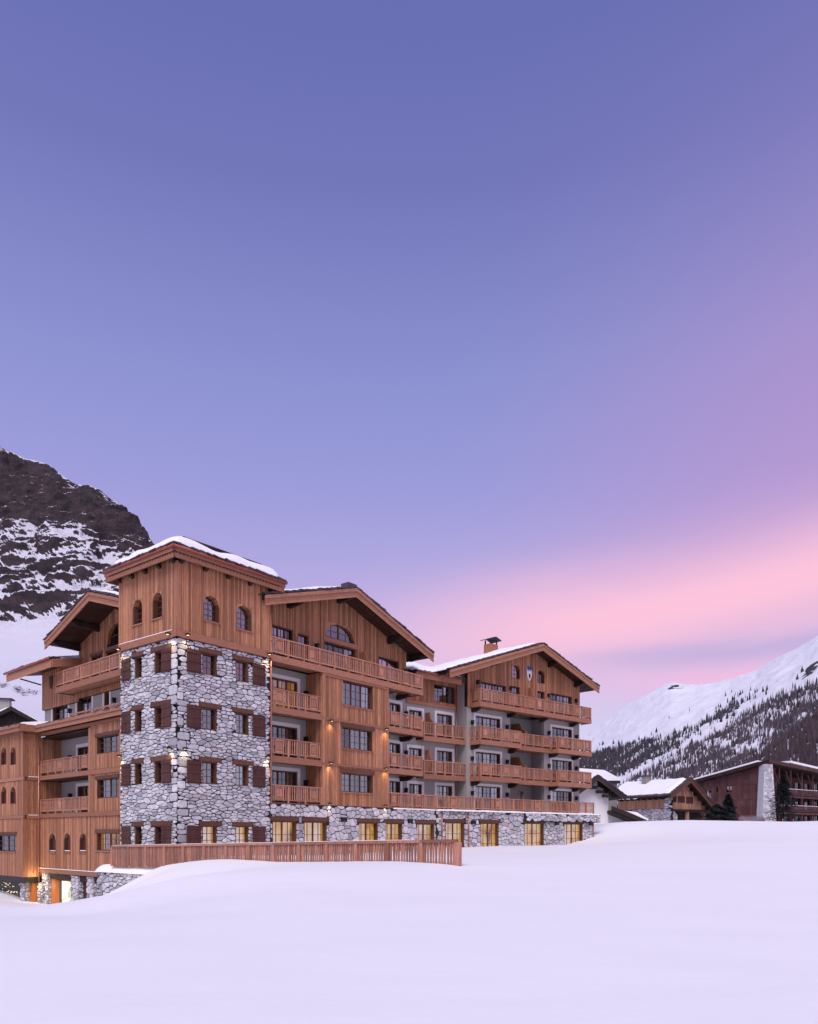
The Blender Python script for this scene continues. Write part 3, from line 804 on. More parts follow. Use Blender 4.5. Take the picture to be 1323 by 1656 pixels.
# timber bay
bops = []
for (a, b, y0, y1) in ((553.8, 603, 1104.8, 1143.6), (552.2, 602.2, 1178.6, 1212.7), (552, 602.2, 1251.6, 1281.7)):
    bops.append((PM.s(a), PM.s(b), PM.z(577, y1), PM.z(577, y0)))
zb = [3.82, 6.62, 9.62, 12.52]
for i in range(3):
    bw = wood_wall('bay_timber_wall', PM, MA, MB_, zb[i], zb[i + 1] - .16, bops, d=0.0)
    boxo('band', 'trim', bw, PM, MA - .04, MB_ + .04, -.085, .1, zb[i + 1] - .16, zb[i + 1] - .01)
    boxo('corner_post', 'post', bw, PM, MA - .03, MA + .22, -.08, -.035, zb[i], zb[i + 1] - .162); boxo('corner_post', 'post', bw, PM, MB_ - .2, MB_ + .03, -.08, -.035, zb[i], zb[i + 1] - .162)
for i, o in enumerate(bops): window(PM, *o, 0, .20, n=3, nx=2, ny=3, curtain=.45, lintel=(o[0] - .12, o[1] + .15, .30) if i else None, sill=True)
for px, py in ((533, 1166), (621.5, 1179.7), (531.8, 1234), (621.5, 1243)): spotlight(PM, PM.s(px), -.08, PM.z(px, py), 24)
for px, py in ((531, 1300), (620.5, 1303)): spotlight(PM, PM.s(px), -.04, PM.z(px, py), 8)
wood_wall('bay_side_wall', PM.side(MB_ - .25), .3, DR, 3.82, 12.5, (), d=0, T=.25)
# recess east of the bay
KX = PM.s(656, DR)
ops = [(PM.s(629, DR), PM.s(647, DR), FL[k], FL[k] + 2.1) for k in (1, 2, 3)]
plain_wall('rendered_wall', 'stucco', PM, MB_ - .3, KX, 3.6, 12.5, ops, d=DR)
for i, o in enumerate(ops): window(PM, *o, DR, .14, n=2, nx=2, ny=4, surround=.24, curtain=.15, fw=.08); lantern(PM, PM.s(655, DR), DR, FL[i + 1] + 1.45)
for k in (2, 3): balcony(PM, MB_ + .05, MC, -.02, DR, FL[k], 'PBP', right=True, brackets=(PM.s(672),))

# ------------------------------------------------------------------ link between the gables and the east wing (turned line)
DK = 2.3
kops = []
for k in (1, 2, 3):
    for a, b in ((661, 682), (706, 731)): kops.append((PG.s(a, DK), PG.s(b, DK), FL[k], FL[k] + 2.1))
k0 = PG.s(655.5, DK); T0 = PG.s(755, 1.2)
plain_wall('rendered_wall', 'stucco', PG, k0, T0 + .3, 3.6, 12.62, kops, d=DK)
for o in kops: window(PG, *o, DK, .14, n=2, nx=2, ny=4, surround=.24, curtain=rnd.choice((0, .2)), fw=.08)
for k in (2, 3):
    balcony(PG, PG.s(685, 1.35), T0 - .02, 1.35, DK, FL[k], 'BPBB', brackets=())
    partition(PG, PG.s(699.5, 1.5), 1.5, DK, FL[k], FL[k] + 2.0)
lw = [(PG.s(701, DK), PG.s(735, DK), PG.z(718, 1137, DK), PG.z(718, 1109, DK))]
lk = wood_wall('link_timber_wall', PG, k0, T0 + .2, 12.64, 15.1, lw, d=DK - .05)
window(PG, *lw[0], DK - .05, .16, n=2, nx=2, ny=3, curtain=0)
boxo('sill_beam', 'trim', lk, PG, k0, T0, DK - .14, DK + .1, 12.40, 12.64)
boxo('post', 'post', lk, PG, lw[0][0] - .7, lw[0][0] - .45, DK - .12, DK - .08, 12.64, 15); boxo('post', 'post', lk, PG, lw[0][1] + .05, lw[0][1] + .35, DK - .12, DK - .08, 12.64, 15)
e0, e1 = PG.s(672, 1.3), PG.s(744, 1.3); ez = PG.z(715, 1093, 1.3)
lr = MB().box(PG, e0, e1, 1.3, 1.31, ez - .3, ez)
lr = make('link_roof', [PG.p(a, d, z) for a, d, z in ((e0, 1.3, ez), (e1 + 1, 1.3, ez), (e1 + 1, 9, ez + 2.5), (e0, 9, ez + 2.5), (e0, 1.3, ez - .22), (e1 + 1, 1.3, ez - .22), (e1 + 1, 9, ez + 2.28), (e0, 9, ez + 2.28))],
          [(0, 1, 2, 3), (7, 6, 5, 4), (0, 4, 5, 1), (1, 5, 6, 2), (2, 6, 7, 3), (3, 7, 4, 0)], 'soffit', hotel)
boxo('fascia', 'trim', lr, PG, e0, e1 + .1, 1.2, 1.29, ez - .5, ez - .02)
MB().tube(PG.p(e0, 1.1, ez), PG.p(e1 + .1, 1.1, ez), .08, 8).build('gutter', 'redgutter', lr, True)
slate_row(PG.p(e0, 1.35, ez + .02), PG.p(e1 + .5, 1.35, ez + .02), P_n3(PG), lr, seed=40)
snow_cover('snow', PG, e0, e1 + 1.0, 1.45, 9, lambda a, d: ez + (d - 1.3) * .325, .42, lr, seed=12.0, ragged=.5)
downpipe(PG, PG.s(738.5, DK - .15), DK - .15, 3.8, 14.6)

DE = 1.2
t755, t937 = T0, PG.s(937, DE); r0, r1 = PG.s(825, DE), PG.s(880, DE)
DI = 2.7
eops = []
for k in (1, 2, 3):
    eops.append((PG.s(768.7, DE), PG.s(808.7, DE), FL[k], FL[k] + 2.15)); eops.append((PG.s(892, DE), PG.s(924.5, DE), FL[k], FL[k] + 2.15))
plain_wall('rendered_wall', 'stucco', PG, t755, r0, 3.6, 12.6, eops, d=DE); plain_wall('rendered_wall', 'stucco', PG, r1, t937, 3.6, 12.6, eops, d=DE)
for o in eops: window(PG, *o, DE, .14, n=3, nx=2, ny=4, surround=.22, curtain=rnd.choice((0, .2, .3)), fw=.08)
MB().box(PG.side(t755), DE + .3, 12, 0, .3, 3.6, 15.6).build('side_wall', 'stucco', hotel)
MB().box(PG.side(t937 - .3), DE + .3, 12, 0, .3, 3.6, 15.6).build('side_wall', 'stucco', hotel)
ad = (PG.s(838, DI), PG.s(847, DI), FL[1], FL[1] + 2.0)
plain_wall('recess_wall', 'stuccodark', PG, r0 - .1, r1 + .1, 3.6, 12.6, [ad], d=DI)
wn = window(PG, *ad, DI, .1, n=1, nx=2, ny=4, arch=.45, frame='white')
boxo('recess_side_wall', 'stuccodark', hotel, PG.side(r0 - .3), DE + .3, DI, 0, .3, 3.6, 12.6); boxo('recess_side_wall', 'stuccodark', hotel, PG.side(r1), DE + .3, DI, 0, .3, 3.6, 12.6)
for k in (2, 3): partition(PG, PG.s(846, 1.3), 1.0, DI, FL[k], FL[k] + 2.15)
for k in (1, 2, 3):
    for px in (762.5, 819, 886.5, 931): lantern(PG, PG.s(px, DE), DE, FL[k] + 1.5)
# top floor of the wing
wal, wzl = PG.s(727, -.2), PG.z(727, 1083, -.2); wak, wzk = PG.s(877, -.2), PG.z(877, 1041, -.2); war, wzr = PG.s(968, -.2), PG.z(968, 1111, -.2)
zr2 = lambda a: (wzl + (wzk - wzl) * (a - wal) / (wak - wal) if a < wak else wzk + (wzr - wzk) * (a - wak) / (war - wak)) - .24
def tops(px0, px1, py0, py1): return on(PG, px0, px1, py0, py1, DE)
f1 = (PG.s(776, DE), PG.s(817.6, DE), FL[4], PG.z(797, 1106, DE)); f2 = (PG.s(827, DE), PG.s(840, DE), FL[4], 15.05)
f3 = (PG.s(868.5, DE), PG.s(880, DE), FL[4], 15.05); f4 = (PG.s(889.5, DE), PG.s(924, DE), FL[4], 15.1)
a1_ = tops(827, 840, 1075.5, 1098); a2_ = tops(868.5, 880, 1083.5, 1105.5)
tw = wood_wall('wing_timber_wall', PG, t755, t937, 12.6, zr2, [f1, f2, f3, f4, a1_, a2_], d=DE - .04, breaks=(wak,))
for f, n in ((f1, 4), (f2, 1), (f3, 1), (f4, 3)): window(PG, *f, DE - .04, .15, n=n, nx=2, ny=4, fw=.08)
for a in (a1_, a2_): window(PG, *a, DE - .04, .15, n=1, nx=2, ny=3, arch=(a[1] - a[0]) / 2)
for px in (757, 822, 845, 866, 884): boxo('post', 'post', tw, PG, PG.s(px, DE) - .12, PG.s(px, DE) + .12, DE - .12, DE - .075, 12.62, zr2(PG.s(px, DE)) - .1)
for px in (770.5, 823, 884.5, 929.5): lantern(PG, PG.s(px, DE), DE - .07, 14.75)
partition(PG, PG.s(858, .9), .5, DE - .05, FL[4], 15.1)
# painted coat of arms on the gable
sc_, zc_ = PG.s(854.5, DE), PG.z(854.5, 1090, DE)
def shield(P, s, z, d, hw, h, mat, depth):
    pts = [(s - hw, z + h * .5), (s - hw * .5, z + h * .46), (s, z + h * .5), (s + hw * .5, z + h * .46), (s + hw, z + h * .5), (s + hw * .96, z), (s + hw * .62, z - h * .3), (s, z - h * .5), (s - hw * .62, z - h * .3), (s - hw * .96, z)]
    return MB().prism(P, pts, d - depth, d).build('crest', mat, hotel)
cr = shield(PG, sc_, zc_, DE - .07, .36, 1.35, 'white', .07)
d_ = DE - .142
MB().prism(PG, [(sc_ - .33, zc_ + .64), (sc_ + .33, zc_ + .64), (sc_ + .33, zc_ + .25), (sc_ + .2, zc_ + .42), (sc_ + .07, zc_ + .2), (sc_ - .07, zc_ + .42), (sc_ - .2, zc_ + .2), (sc_ - .33, zc_ + .38)], d_ - .02, d_).build('blue_chief', 'bluepaint', cr)
MB().prism(PG, [(sc_ - .09, zc_ - .02), (sc_ + .11, zc_ - .02), (sc_ + .13, zc_ - .25), (sc_ + .02, zc_ - .5), (sc_ - .10, zc_ - .25)], d_ - .02, d_).build('charge', 'shutter', cr)
wt = balcony(PG, 5.05, PG.s(956, 0), 0, DE - .05, FL[4], 'PBBBBPBBBP', left=True, right=True, brackets=(5.3, PG.s(838), PG.s(889), PG.s(938)), name='top_balcony')
for k in (2, 3):
    balcony(PG, 5.05, PG.s(843), 0, DE, FL[k], 'PBP', left=True, right=True, brackets=(5.25, PG.s(840)))
    balcony(PG, PG.s(843) + .1, PG.s(903) - .1, .75, DI, FL[k], 'PBBP')
    balcony(PG, PG.s(903), PG.s(956.3), 0, DE, FL[k], 'PBP', left=True, right=True, brackets=(PG.s(903) + .25, PG.s(942)))
wing_roof = gable_roof(PG, wal, wzl, wak, wzk, war, wzr, -.2, 13.5, DE, 'gable_roof', purl=(PG.s(765, -.2), PG.s(812, -.2), wak, PG.s(905, -.2), PG.s(948, -.2)), seed=14)
ca, cd = PG.s(794, 5.0), 5.0; cz_ = PG.z(794, 1043, 5.0)
ch = MB().box(PG, ca - .52, ca + .52, cd - .42, cd + .42, cz_ - 2.2, cz_).build('chimney', 'plank', wing_roof)
mb = MB()
for x in (-.42, .42):
    for y in (-.32, .32): mb.box(PG, ca + x - .05, ca + x + .05, cd + y - .05, cd + y + .05, cz_ + .002, cz_ + .4)
tag(mb.build('chimney_struts', 'beam', ch), kind='stuff')
MB().prism(PG, [(ca - .78, cz_ + .36), (ca, cz_ + .6), (ca + .78, cz_ + .36), (ca + .78, cz_ + .42), (ca, cz_ + .68), (ca - .78, cz_ + .42)], cd - .65, cd + .65).build('chimney_cowl', 'slate', ch)

# ------------------------------------------------------------------ stone base with its terrace
ZB = 3.78
bo = [(a, b, .2, 2.72) for a, b in ((PM.s(440), PM.s(479)), (PM.s(491), PM.s(528)), (PM.s(580), PM.s(610.5)), (PM.s(623), PM.s(650)), (PM.s(674), PM.s(702)))]
go = [(PG.s(720), PG.s(750.5), .2, 2.85), (PG.s(777), PG.s(806), .2, 2.85), (PG.s(848), PG.s(879), .2, 2.9), (PG.s(912), PG.s(942), .75, 2.9)]
tE = PG.s(960.5)
def base_seg(P, a0, a1, ops, seed):
    st = wall_cells(P, a0, a1, -.8, ZB, 0, .4, ops).build('base_stone_wall', 'mortar', hotel)
    stones.wall(P, a0, a1, -.2, ZB, ops + [(o[0] - .2, o[1] + .2, o[3], o[3] + .26) for o in ops], st, seed=seed, cs=.40, cz=.25)
    for o in ops:
        window(P, *o, 0, .22, n=2, nx=2, ny=3, lit='glow', lintel=(o[0] - .18, o[1] + .18, .25), fw=.09)
    return st
b1 = base_seg(PM, TW, PM.s(705), bo, 31); b2 = base_seg(PG, 0, tE, go, 37)
MB().box(PG.side(tE - .4), .4, 10, 0, .4, -.8, ZB).build('base_end_wall', 'mortar', hotel)
bp = wall_cells(PG, PG.s(846), PG.s(967), 3.02, ZB - .03, -.28, -.0005, ()).build('stone_parapet', 'mortar', hotel)
stones.wall(PG, PG.s(846), PG.s(967), 3.02, ZB - .03, (), bp, d=-.28, seed=41, cs=.36, cz=.22)
for P_, px in ((PM, 555.5), (PM, 662.6), (PG, 765), (PG, 896), (PG, 951)):
    s = P_.s(px, -.1); mb = MB(); dd = -.06 if px < 850 else -.34
    mb.box(P_, s - .22, s + .22, dd - .2, dd, 2.72, 2.98); mb.box(P_, s - .26, s + .26, dd - .24, dd + .001, 2.985, 3.03)
    mb.build('vent_hood', 'black', hotel)
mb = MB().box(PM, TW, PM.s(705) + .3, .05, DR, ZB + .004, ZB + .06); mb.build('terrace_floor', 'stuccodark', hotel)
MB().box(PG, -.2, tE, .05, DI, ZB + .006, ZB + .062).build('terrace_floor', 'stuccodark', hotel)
tb = MB().box(PM, MB_ + .02, PM.s(705), -.05, .12, ZB + .07, ZB + .13).build('terrace_railing', 'trim', hotel)
railing(PM, MB_ + .05, PM.s(705) - .05, .05, FL[1], tb, 'PB'); railing(PG, .05, PG.s(961), .05, FL[1], tb, 'BPBB')
snow_cover('ledge_snow', PM, MB_ + .6, PM.s(705), -.14, .2, lambda a, d: ZB + .01, .10, b1, res=.08, ragged=.08, seed=2.0)
snow_cover('ledge_snow', PG, .0, PG.s(967), -.30, .2, lambda a, d: ZB + .01, .11, b2, res=.09, ragged=.10, seed=6.0)
for px, P_, t in ((715, PG, ZB), (758, PG, ZB)): downpipe(P_, P_.s(px, -.12), -.12, .3, ZB)
downpipe(PG, tE - .3, -.14, .5, ZB - .8)
# main bodies behind the facades
MB().box(PM, TW + .4, MC, 2.6, 14, -.8, 14.6).build('rear_wall', 'stucco', hotel)
MB().box(PG, -2, tE - .6, 3.2, 13, -.8, 14.2).build('rear_wall', 'stucco', hotel)

# ------------------------------------------------------------------ west wing
WZ = {0: -.75, 1: 3.45, 2: 6.42, 3: 9.75}
w0, wS = PL.s(196), PL.s(147)         # behind the tower edge ... post of the window strip
wE = PL.s(65)
wops = [on(PL, 157, 192.5, y0, y1, 0) for y0, y1 in ((1189, 1217.6), (1258.8, 1290.5), (1347, 1376))]
s_in = -1.5
# lowest timber floor
nich = [on(PL, a, b, 1347.6, 1377.8, 0) for a, b in ((80, 90.5), (104, 114.3), (129, 139.7))]
w1 = wood_wall('west_timber_wall', PL, s_in, wE, WZ[0], WZ[1] - .3, [wops[2]] + nich, d=0)
boxo('band', 'trim', w1, PL, s_in, wE, -.12, .2, WZ[1] - .3, WZ[1]); boxo('band', 'trim', w1, PL, s_in, wE, -.1, .2, WZ[0] - .32, WZ[0])
MB().box(PL, 1.0, wE, -.12, -.03, WZ[0] + .002, WZ[0] + .045).build('ledge_snow', 'roofsnow', w1)
for o in nich:
    wn = window(PL, *o, 0, .22, n=1, nx=1, ny=1, arch=(o[1] - o[0]) / 2, frame='shutter', sill=True)
    MB().box(PL, o[0] + .06, o[1] - .06, .22, .245, o[2] + .06, o[3] - .06).build('blind', 'shutter', wn)
    MB().box(PL, o[0] + .1, o[1] - .1, -.02, .12, o[2] + .062, o[2] + .12).build('sill_snow', 'roofsnow', wn)
window(PL, *wops[2], 0, .2, n=2, nx=2, ny=3, lit='glowdim', lintel=(wops[2][0] - .1, wops[2][1] + .15, .25), sill=True)
for k, o in ((2, wops[0]), (1, wops[1])):
    ww = wood_wall('west_timber_wall', PL, s_in, wS, WZ[k], WZ[k + 1] - .35 + (.1 if k == 2 else 0), [o], d=0)
    window(PL, *o, 0, .2, n=2, nx=2, ny=3, lintel=(o[0] - .1, o[1] + .2, .22))
    boxo('post', 'post', ww, PL, wS - .12, wS + .22, -.08, .25, WZ[k], WZ[k + 1] - .36)
    boxo('band', 'trim', ww, PL, s_in, wE, -.10, .2, WZ[k + 1] - .35 + (.1 if k == 2 else 0), WZ[k + 1] - .02)
    MB().box(PL.side(wS), .01, 1.6, -.28, -.002, WZ[k], WZ[k + 1] - .36).build('recess_side_wall', 'plank', ww)
    op = (PL.s(126, 1.6), PL.s(141, 1.6), WZ[k], WZ[k] + 2.1); op = (min(op[:2]) - .4, max(op[:2]), op[2], op[3])
    plain_wall('rendered_wall', 'stucco', PL, wS - .4, wE + .2, WZ[k] - .2, WZ[k + 1], [op], d=1.6)
    window(PL, *op, 1.6, .14, n=2, nx=2, ny=4, surround=.25, fw=.08); lantern(PL, PL.s(116, 1.6), 1.6, WZ[k] + 1.4)
    wood_wall('recess_timber_wall', PL.side(wE - .02), 0, 1.6, WZ[k], WZ[k + 1] - .36, (), d=-.05, T=.3)
    bo_ = MB().box(PL, wS, wE, .1, 1.6, WZ[k] - .1, WZ[k] + .02).build('balcony', 'soffit', hotel)
    railing(PL, wS + .25, wE - .1, .0, WZ[k] + .06, bo_, 'PBB', h=1.08)
    boxo('ceiling_boards', 'soffit', bo_, PL, wS, wE, .1, 1.6, WZ[k + 1] - .44, WZ[k + 1] - .38)
# cornice and roof strip over the west wing
cn = MB().box(PL, s_in, wE + .3, -.42, 1.6, 9.86, 10.12).build('cornice', 'trim', hotel)
boxo('fascia', 'trim', cn, PL, s_in, wE + .2, -.5, -.425, 9.72, 10.02); boxo('fascia', 'trim', cn, PL, s_in, wE + .2, -.58, -.43, 10.03, 10.26)
slate_row(PL.p(s_in, -.3, 10.2), PL.p(wE, -.3, 10.2), P_n3(PL), cn, seed=51)
snow_cover('snow', PL, s_in, wE + .2, -.45, 1.4, lambda a, d: 10.22, .16, cn, ragged=.4, seed=17.0)
railing_top = boxo('handrail', 'trim', cn, PL, s_in, PL.s(108), .2, .3, 10.68, 10.78)
for px in (110, 150, 185): boxo('handrail_post', 'trim', cn, PL, PL.s(px) - .04, PL.s(px) + .04, .22, .28, 10.2, 10.68)
# set-back upper storeys
DU = 1.6; uE = PL.s(70, DU)
uo = []
for a, b, y0 in ((85.5, 110.5, 1141), (125, 149, 1128), (169, 177.5, 1119)):
    s0, s1 = sorted((PL.s(a, DU), PL.s(b, DU))); uo.append((s0, s1, 10.1, PL.z((a + b) / 2, y0, DU)))
plain_wall('rendered_wall', 'stucco', PL, s_in, PL.s(72.5, DU), 9.9, 12.45, uo, d=DU)
for o in uo: window(PL, *o, DU, .22, n=2 if o[1] - o[0] > 1 else 1, nx=2, ny=4, surround=.22, fw=.08)
for px in (115.5, 187): lantern(PL, PL.s(px, DU), DU, 11.45)
DV = 1.4
D1 = -.8
lal, lzl = PL.s(74, D1), PL.z(74, 1037, D1); lak, lzk = PL.s(146, D1), PL.z(146, 957, D1); lar = lak - (lal - lak); lzr = lzl
zl3 = lambda a: (lzk + (lzl - lzk) * abs(a - lak) / (lal - lak)) - .24
uo2 = [(PL.s(148, DV), PL.s(166, DV), FL[4], FL[4] + 2.1), (PL.s(172, DV), PL.s(199, DV), FL[4], FL[4] + 2.1), (PL.s(173, DV), PL.s(205, DV), 15.3, 16.9)]
uo2 = [(min(o[:2]), max(o[:2]), o[2], o[3]) for o in uo2]
xs = PL.s(128, DV)
up = wood_wall('west_gable_timber_wall', PL, s_in, xs, 12.2, zl3, uo2, d=DV, breaks=(lak,))
for o in uo2[:2]: window(PL, *o, DV, .15, n=2, nx=2, ny=4, fw=.08, lintel=(o[0] - .1, o[1] + .1, .2))
window(PL, *uo2[2], DV, .15, n=2, nx=2, ny=2, arch=1.5)
boxo('post', 'post', up, PL, PL.s(169.5, DV) - .12, PL.s(169.5, DV) + .12, DV - .08, DV - .035, 12.95, zl3(PL.s(169.5, DV)) - .1)
zs_ = PL.z(48, 1078, D1)
wood_wall('west_timber_wall', PL, xs, PL.s(68.5, DV), 12.0, zs_ + .3, (), d=DV)
wood_wall('west_timber_wall', PL, s_in + 3, PL.s(68.5, DV) - .01, 12.0, 12.9, (), d=DV - .005, T=.2) if False else None
MB().box(PL.side(PL.s(68.5, DV) - .3), DV + .3, 10, 0, .3, 9.9, zs_ + .5).build('side_wall', 'plank', hotel)
shield(PL, PL.s(84, DV), PL.z(84, 1104, DV), DV - .04, .27, 1.0, 'redwood', .08)
balcony(PL, s_in, PL.s(90), 0, DV, FL[4], 'BBBBBP', right=True, drop=.45, name='top_balcony')
west_roof = gable_roof(PL, lar, lzr, lak, lzk, lal, lzl, D1, 12, DV, 'gable_roof', purl=(lak, PL.s(112, D1), PL.s(82, D1)), seed=26)
# lower lean-to roof further west
q0, q1 = PL.s(84, D1), PL.s(12, D1)
lt = make('lean_to_roof', [PL.p(a, d, z) for a, d, z in ((q0, D1, zs_), (q1, D1, zs_), (q1, 9, zs_ + 1.96), (q0, 9, zs_ + 1.96), (q0, D1, zs_ - .2), (q1, D1, zs_ - .2), (q1, 9, zs_ + 1.76), (q0, 9, zs_ + 1.76))],
          [(3, 2, 1, 0), (4, 5, 6, 7), (0, 1, 5, 4), (1, 2, 6, 5), (2, 3, 7, 6), (3, 0, 4, 7)], 'soffit', hotel)
boxo('fascia', 'trim', lt, PL, q0 - .02, q1, D1 - .09, D1 - .004, zs_ - .62, zs_ - .05)
MB().tube(PL.p(q0, D1 - .18, zs_ + .02), PL.p(q1 + .2, D1 - .18, zs_ + .02), .09, 8).build('gutter', 'redgutter', lt, True)
MB().prism(PL.side(q0 - .12), [(D1, zs_ - .02), (9, zs_ + 1.94), (9, zs_ + 1.36), (D1, zs_ - .62)], 0, .1).build('barge_board', 'trim', lt)
slate_row(PL.p(q0, D1 + .05, zs_ + .03), PL.p(q1 + .1, D1 + .05, zs_ + .03), P_n3(PL), lt, step=.5, seed=61); slate_row(PL.p(q0, D1 + .3, zs_ + .09), PL.p(q1 + .1, D1 + .3, zs_ + .09), P_n3(PL), lt, step=.6, seed=62)
snow_cover('snow', PL, q0 + .05, q1, D1 + .1, 9, lambda a, d: zs_ + (d - D1) * .2, .3, lt, ragged=.55, seed=33.0)
MB().bar(PL.p(PL.s(33, D1 + .2), D1 + .2, PL.z(33, 1098, D1 + .2)), PL.p(PL.s(68.5, DV), DV - .1, PL.z(68.5, 1108, DV)), .09).build('strut', 'beam', lt)
# projecting west block
PB = Pl(PL.o + PL.n * -1.24, PL.u, PL.n)
k0_, k1_ = PB.s(38.5), PB.s(-70)
bw_ops = [on(PB, a, b, y0, y1, 0) for (y0, y1) in ((1208.5, 1237), (1272.5, 1300)) for a, b in ((2.2, 10.9), (17, 26))] + [on(PB, -8, 26, 1350.8, 1377, 0)]
zf = [-1.4, 3.35, 6.3, 9.85]
for i in range(3):
    bwall = wood_wall('west_block_timber_wall', PB, k0_, k1_, zf[i], zf[i + 1] - .25, bw_ops, d=0)
    boxo('band', 'trim', bwall, PB, k0_ - .08, k1_, -.09, .2, zf[i + 1] - .25, zf[i + 1] - .01)
    boxo('corner_post', 'post', bwall, PB, k0_ - .06, k0_ + .2, -.08, -.035, zf[i], zf[i + 1] - .26)
    Q = PB.side(k0_)
    sd_ = wood_wall('west_block_side_wall', Q, .3, 1.3, zf[i], zf[i + 1] - .25, (), d=0, T=.25, w=.2)
    boxo('band', 'trim', sd_, Q, 0.02, 1.28, -.08, .1, zf[i + 1] - .25, zf[i + 1] - .01); boxo('corner_post', 'post', sd_, Q, -.03, .3, -.055, .25, zf[i], zf[i + 1] - .26)
    if i < 2: boxo('ledge_snow', 'roofsnow', sd_, Q, .32, 1.26, -.07, -.02, zf[i + 1] - .008, zf[i + 1] + .05)
for o in bw_ops[:4]:
    wn = window(PB, *o, 0, .2, n=1, nx=1, ny=1, arch=(o[1] - o[0]) / 2, frame='shutter'); MB().box(PB, o[0] + .06, o[1] - .06, .2, .225, o[2] + .06, o[3] - .06).build('blind', 'shutter', wn)
window(PB, *bw_ops[4], 0, .25, n=2, nx=2, ny=3, lintel=(bw_ops[4][0] - .2, bw_ops[4][1] + .1, .25), sill=True)
bc = MB().box(PB, k0_ - .35, k1_, -.42, 1.3, 9.86, 10.12).build('cornice', 'trim', hotel)
boxo('fascia', 'trim', bc, PB, k0_ - .42, k1_, -.5, -.43, 9.72, 10.02); boxo('fascia', 'trim', bc, PB, k0_ - .5, k1_, -.58, -.432, 10.03, 10.26)
boxo('fascia', 'trim', bc, PB.side(k0_ - .5), -.43, .85, 0, .14, 9.74, 10.26)
slate_row(PB.p(k0_ - .3, -.3, 10.2), PB.p(k1_, -.3, 10.2), P_n3(PB), bc, seed=71)
snow_cover('snow', PB, k0_ - .45, k1_, -.45, 5.0, lambda a, d: 10.2 + max(0, d) * .15, .3, bc, ragged=.4, seed=21.0)
MB().box(PL, wE - 3, wE + 9, 1.7, 10, -4.5, 9.9).build('rear_wall', 'stucco', hotel)
MB().box(PL, s_in, wE, 1.95, 10, -4.5, 12).build('rear_wall', 'stucco', hotel)
downpipe(PL, wE - .12, -.15, -4.2, 8.6)
# shop floor
sb = boxo('shop_beam', 'black', hotel, PB, k0_ - .03, k1_, -.02, 1.5, -1.86, -1.41)
def pier(P, pa, pb, z0, z1, d, seed, dep=.5):
    a, b = sorted((P.s(pa, d), P.s(pb, d)))
    o = MB().box(P, a, b, d, d + dep, z0, z1).build('stone_pier', 'stuccodark', hotel); stones.wall(P, a, b, z0, z1, (), o, d=d, seed=seed, cs=.36, cz=.22, drop=.06)
    Q = P.side(a, d); stones.wall(Q, 0, dep, z0, z1, (), o, d=-.0, seed=seed + 1, cs=.36, cz=.22, drop=.06)
for i, (a, b) in enumerate(((68.5, 79), (115, 127.5), (140.5, 152))): pier(PL, a, b, -4.6, -1.1, .05, 80 + i)
pier(PB, 33, 40.5, -4.6, -1.87, .35, 90)
boxo('shop_lintel', 'beam', hotel, PL, PL.s(155), wE, .1, .5, -1.52, -1.1)
def shop_window(P, pa, pb, z0, z1, d, mat, name='shop_window', fr_='frame'):
    a, b = sorted((P.s(pa, d), P.s(pb, d))); mb = MB()
    mb.box(P, a, a + .07, d, d + .1, z0, z1).box(P, b - .07, b, d, d + .1, z0, z1).box(P, a + .07, b - .07, d, d + .1, z1 - .08, z1)
    o = mb.build(name, fr_, hotel)
    make('pane', [P.p(a + .07, d + .05, z0), P.p(b - .07, d + .05, z0), P.p(b - .07, d + .05, z1 - .08), P.p(a + .07, d + .05, z1 - .08)], [(0, 1, 2, 3)], 'glass_shop', o)
    MB().box(P, a, b, d + .5, d + .6, z0, z1).build('shop_interior', mat, o)
    return o
def lit_panel(P, pa, pb, z0, z1, d, mat):
    a, b = sorted((P.s(pa, d), P.s(pb, d))); boxo('door_jamb', mat, hotel, P, a, b, d, d + .3, z0, z1)
shop_window(PL, 89.5, 115, -4.6, -1.55, .35, 'shopglow'); lit_panel(PL, 80, 89.5, -4.6, -1.53, .2, 'orange')
d1_ = boxo('shop_door', 'shutter', hotel, PL, *sorted((PL.s(128, .35), PL.s(140, .35))), .35, .42, -4.6, -1.55); lit_panel(PL, 152, 160, -4.6, -1.53, .3, 'frame')
sh2 = shop_window(PB, -40, 32.5, -4.6, -1.9, .5, 'inner')
Q = PB.side(k0_ + .3)
MB().box(Q, .95, 1.25, .1, .2, -4.6, -1.9).build('door_jamb', 'orange', hotel)
lit_panel(PL, 43, 51.5, -4.6, -1.9, -.55, 'orange'); shop_window(PL, 51.5, 61.5, -4.6, -1.88, -.35, 'shopglow'); pier(PL, 61.5, 65.5, -4.6, -1.87, -.3, 95, .3)
# strings of small lights and shelves inside the dark shop
R = random.Random(5); a0, a1 = sorted((PB.s(2, .9), PB.s(31, .9)))
mb = MB()
for i in range(40):
    x, z = R.uniform(a0, a1), R.choice((R.uniform(-2.5, -2.05), R.uniform(-2.9, -2.75), R.uniform(-3.8, -2.2)))
    r = R.uniform(.008, .02); mb.box(PB, x - r, x + r, .9, .95, z - r, z + r)
tag(mb.build('fairy_lights', 'bulb', sh2), kind='stuff')
for (px, P_, d, zz) in ((102, PL, .0, -2.0), (56, PL, -.8, -2.1)):
    L = bpy.data.lights.new('shop_lamp', 'POINT'); L.energy = 25; L.color = (1, .8, .5); L.shadow_soft_size = .1
    lo = bpy.data.objects.new('shop_lamp', L); link(lo, hotel); lo.location = Vector(P_.p(P_.s(px, d), d + .15, zz)) - base_of(hotel)
ul_ = boxo('uplight', 'black', hotel, PB.side(k0_, 0), .55, .75, -.62, -.45, -1.5, -1.38)
L = bpy.data.lights.new('uplight_beam', 'POINT'); L.energy = 22; L.color = (1, .72, .32); L.shadow_soft_size = .06
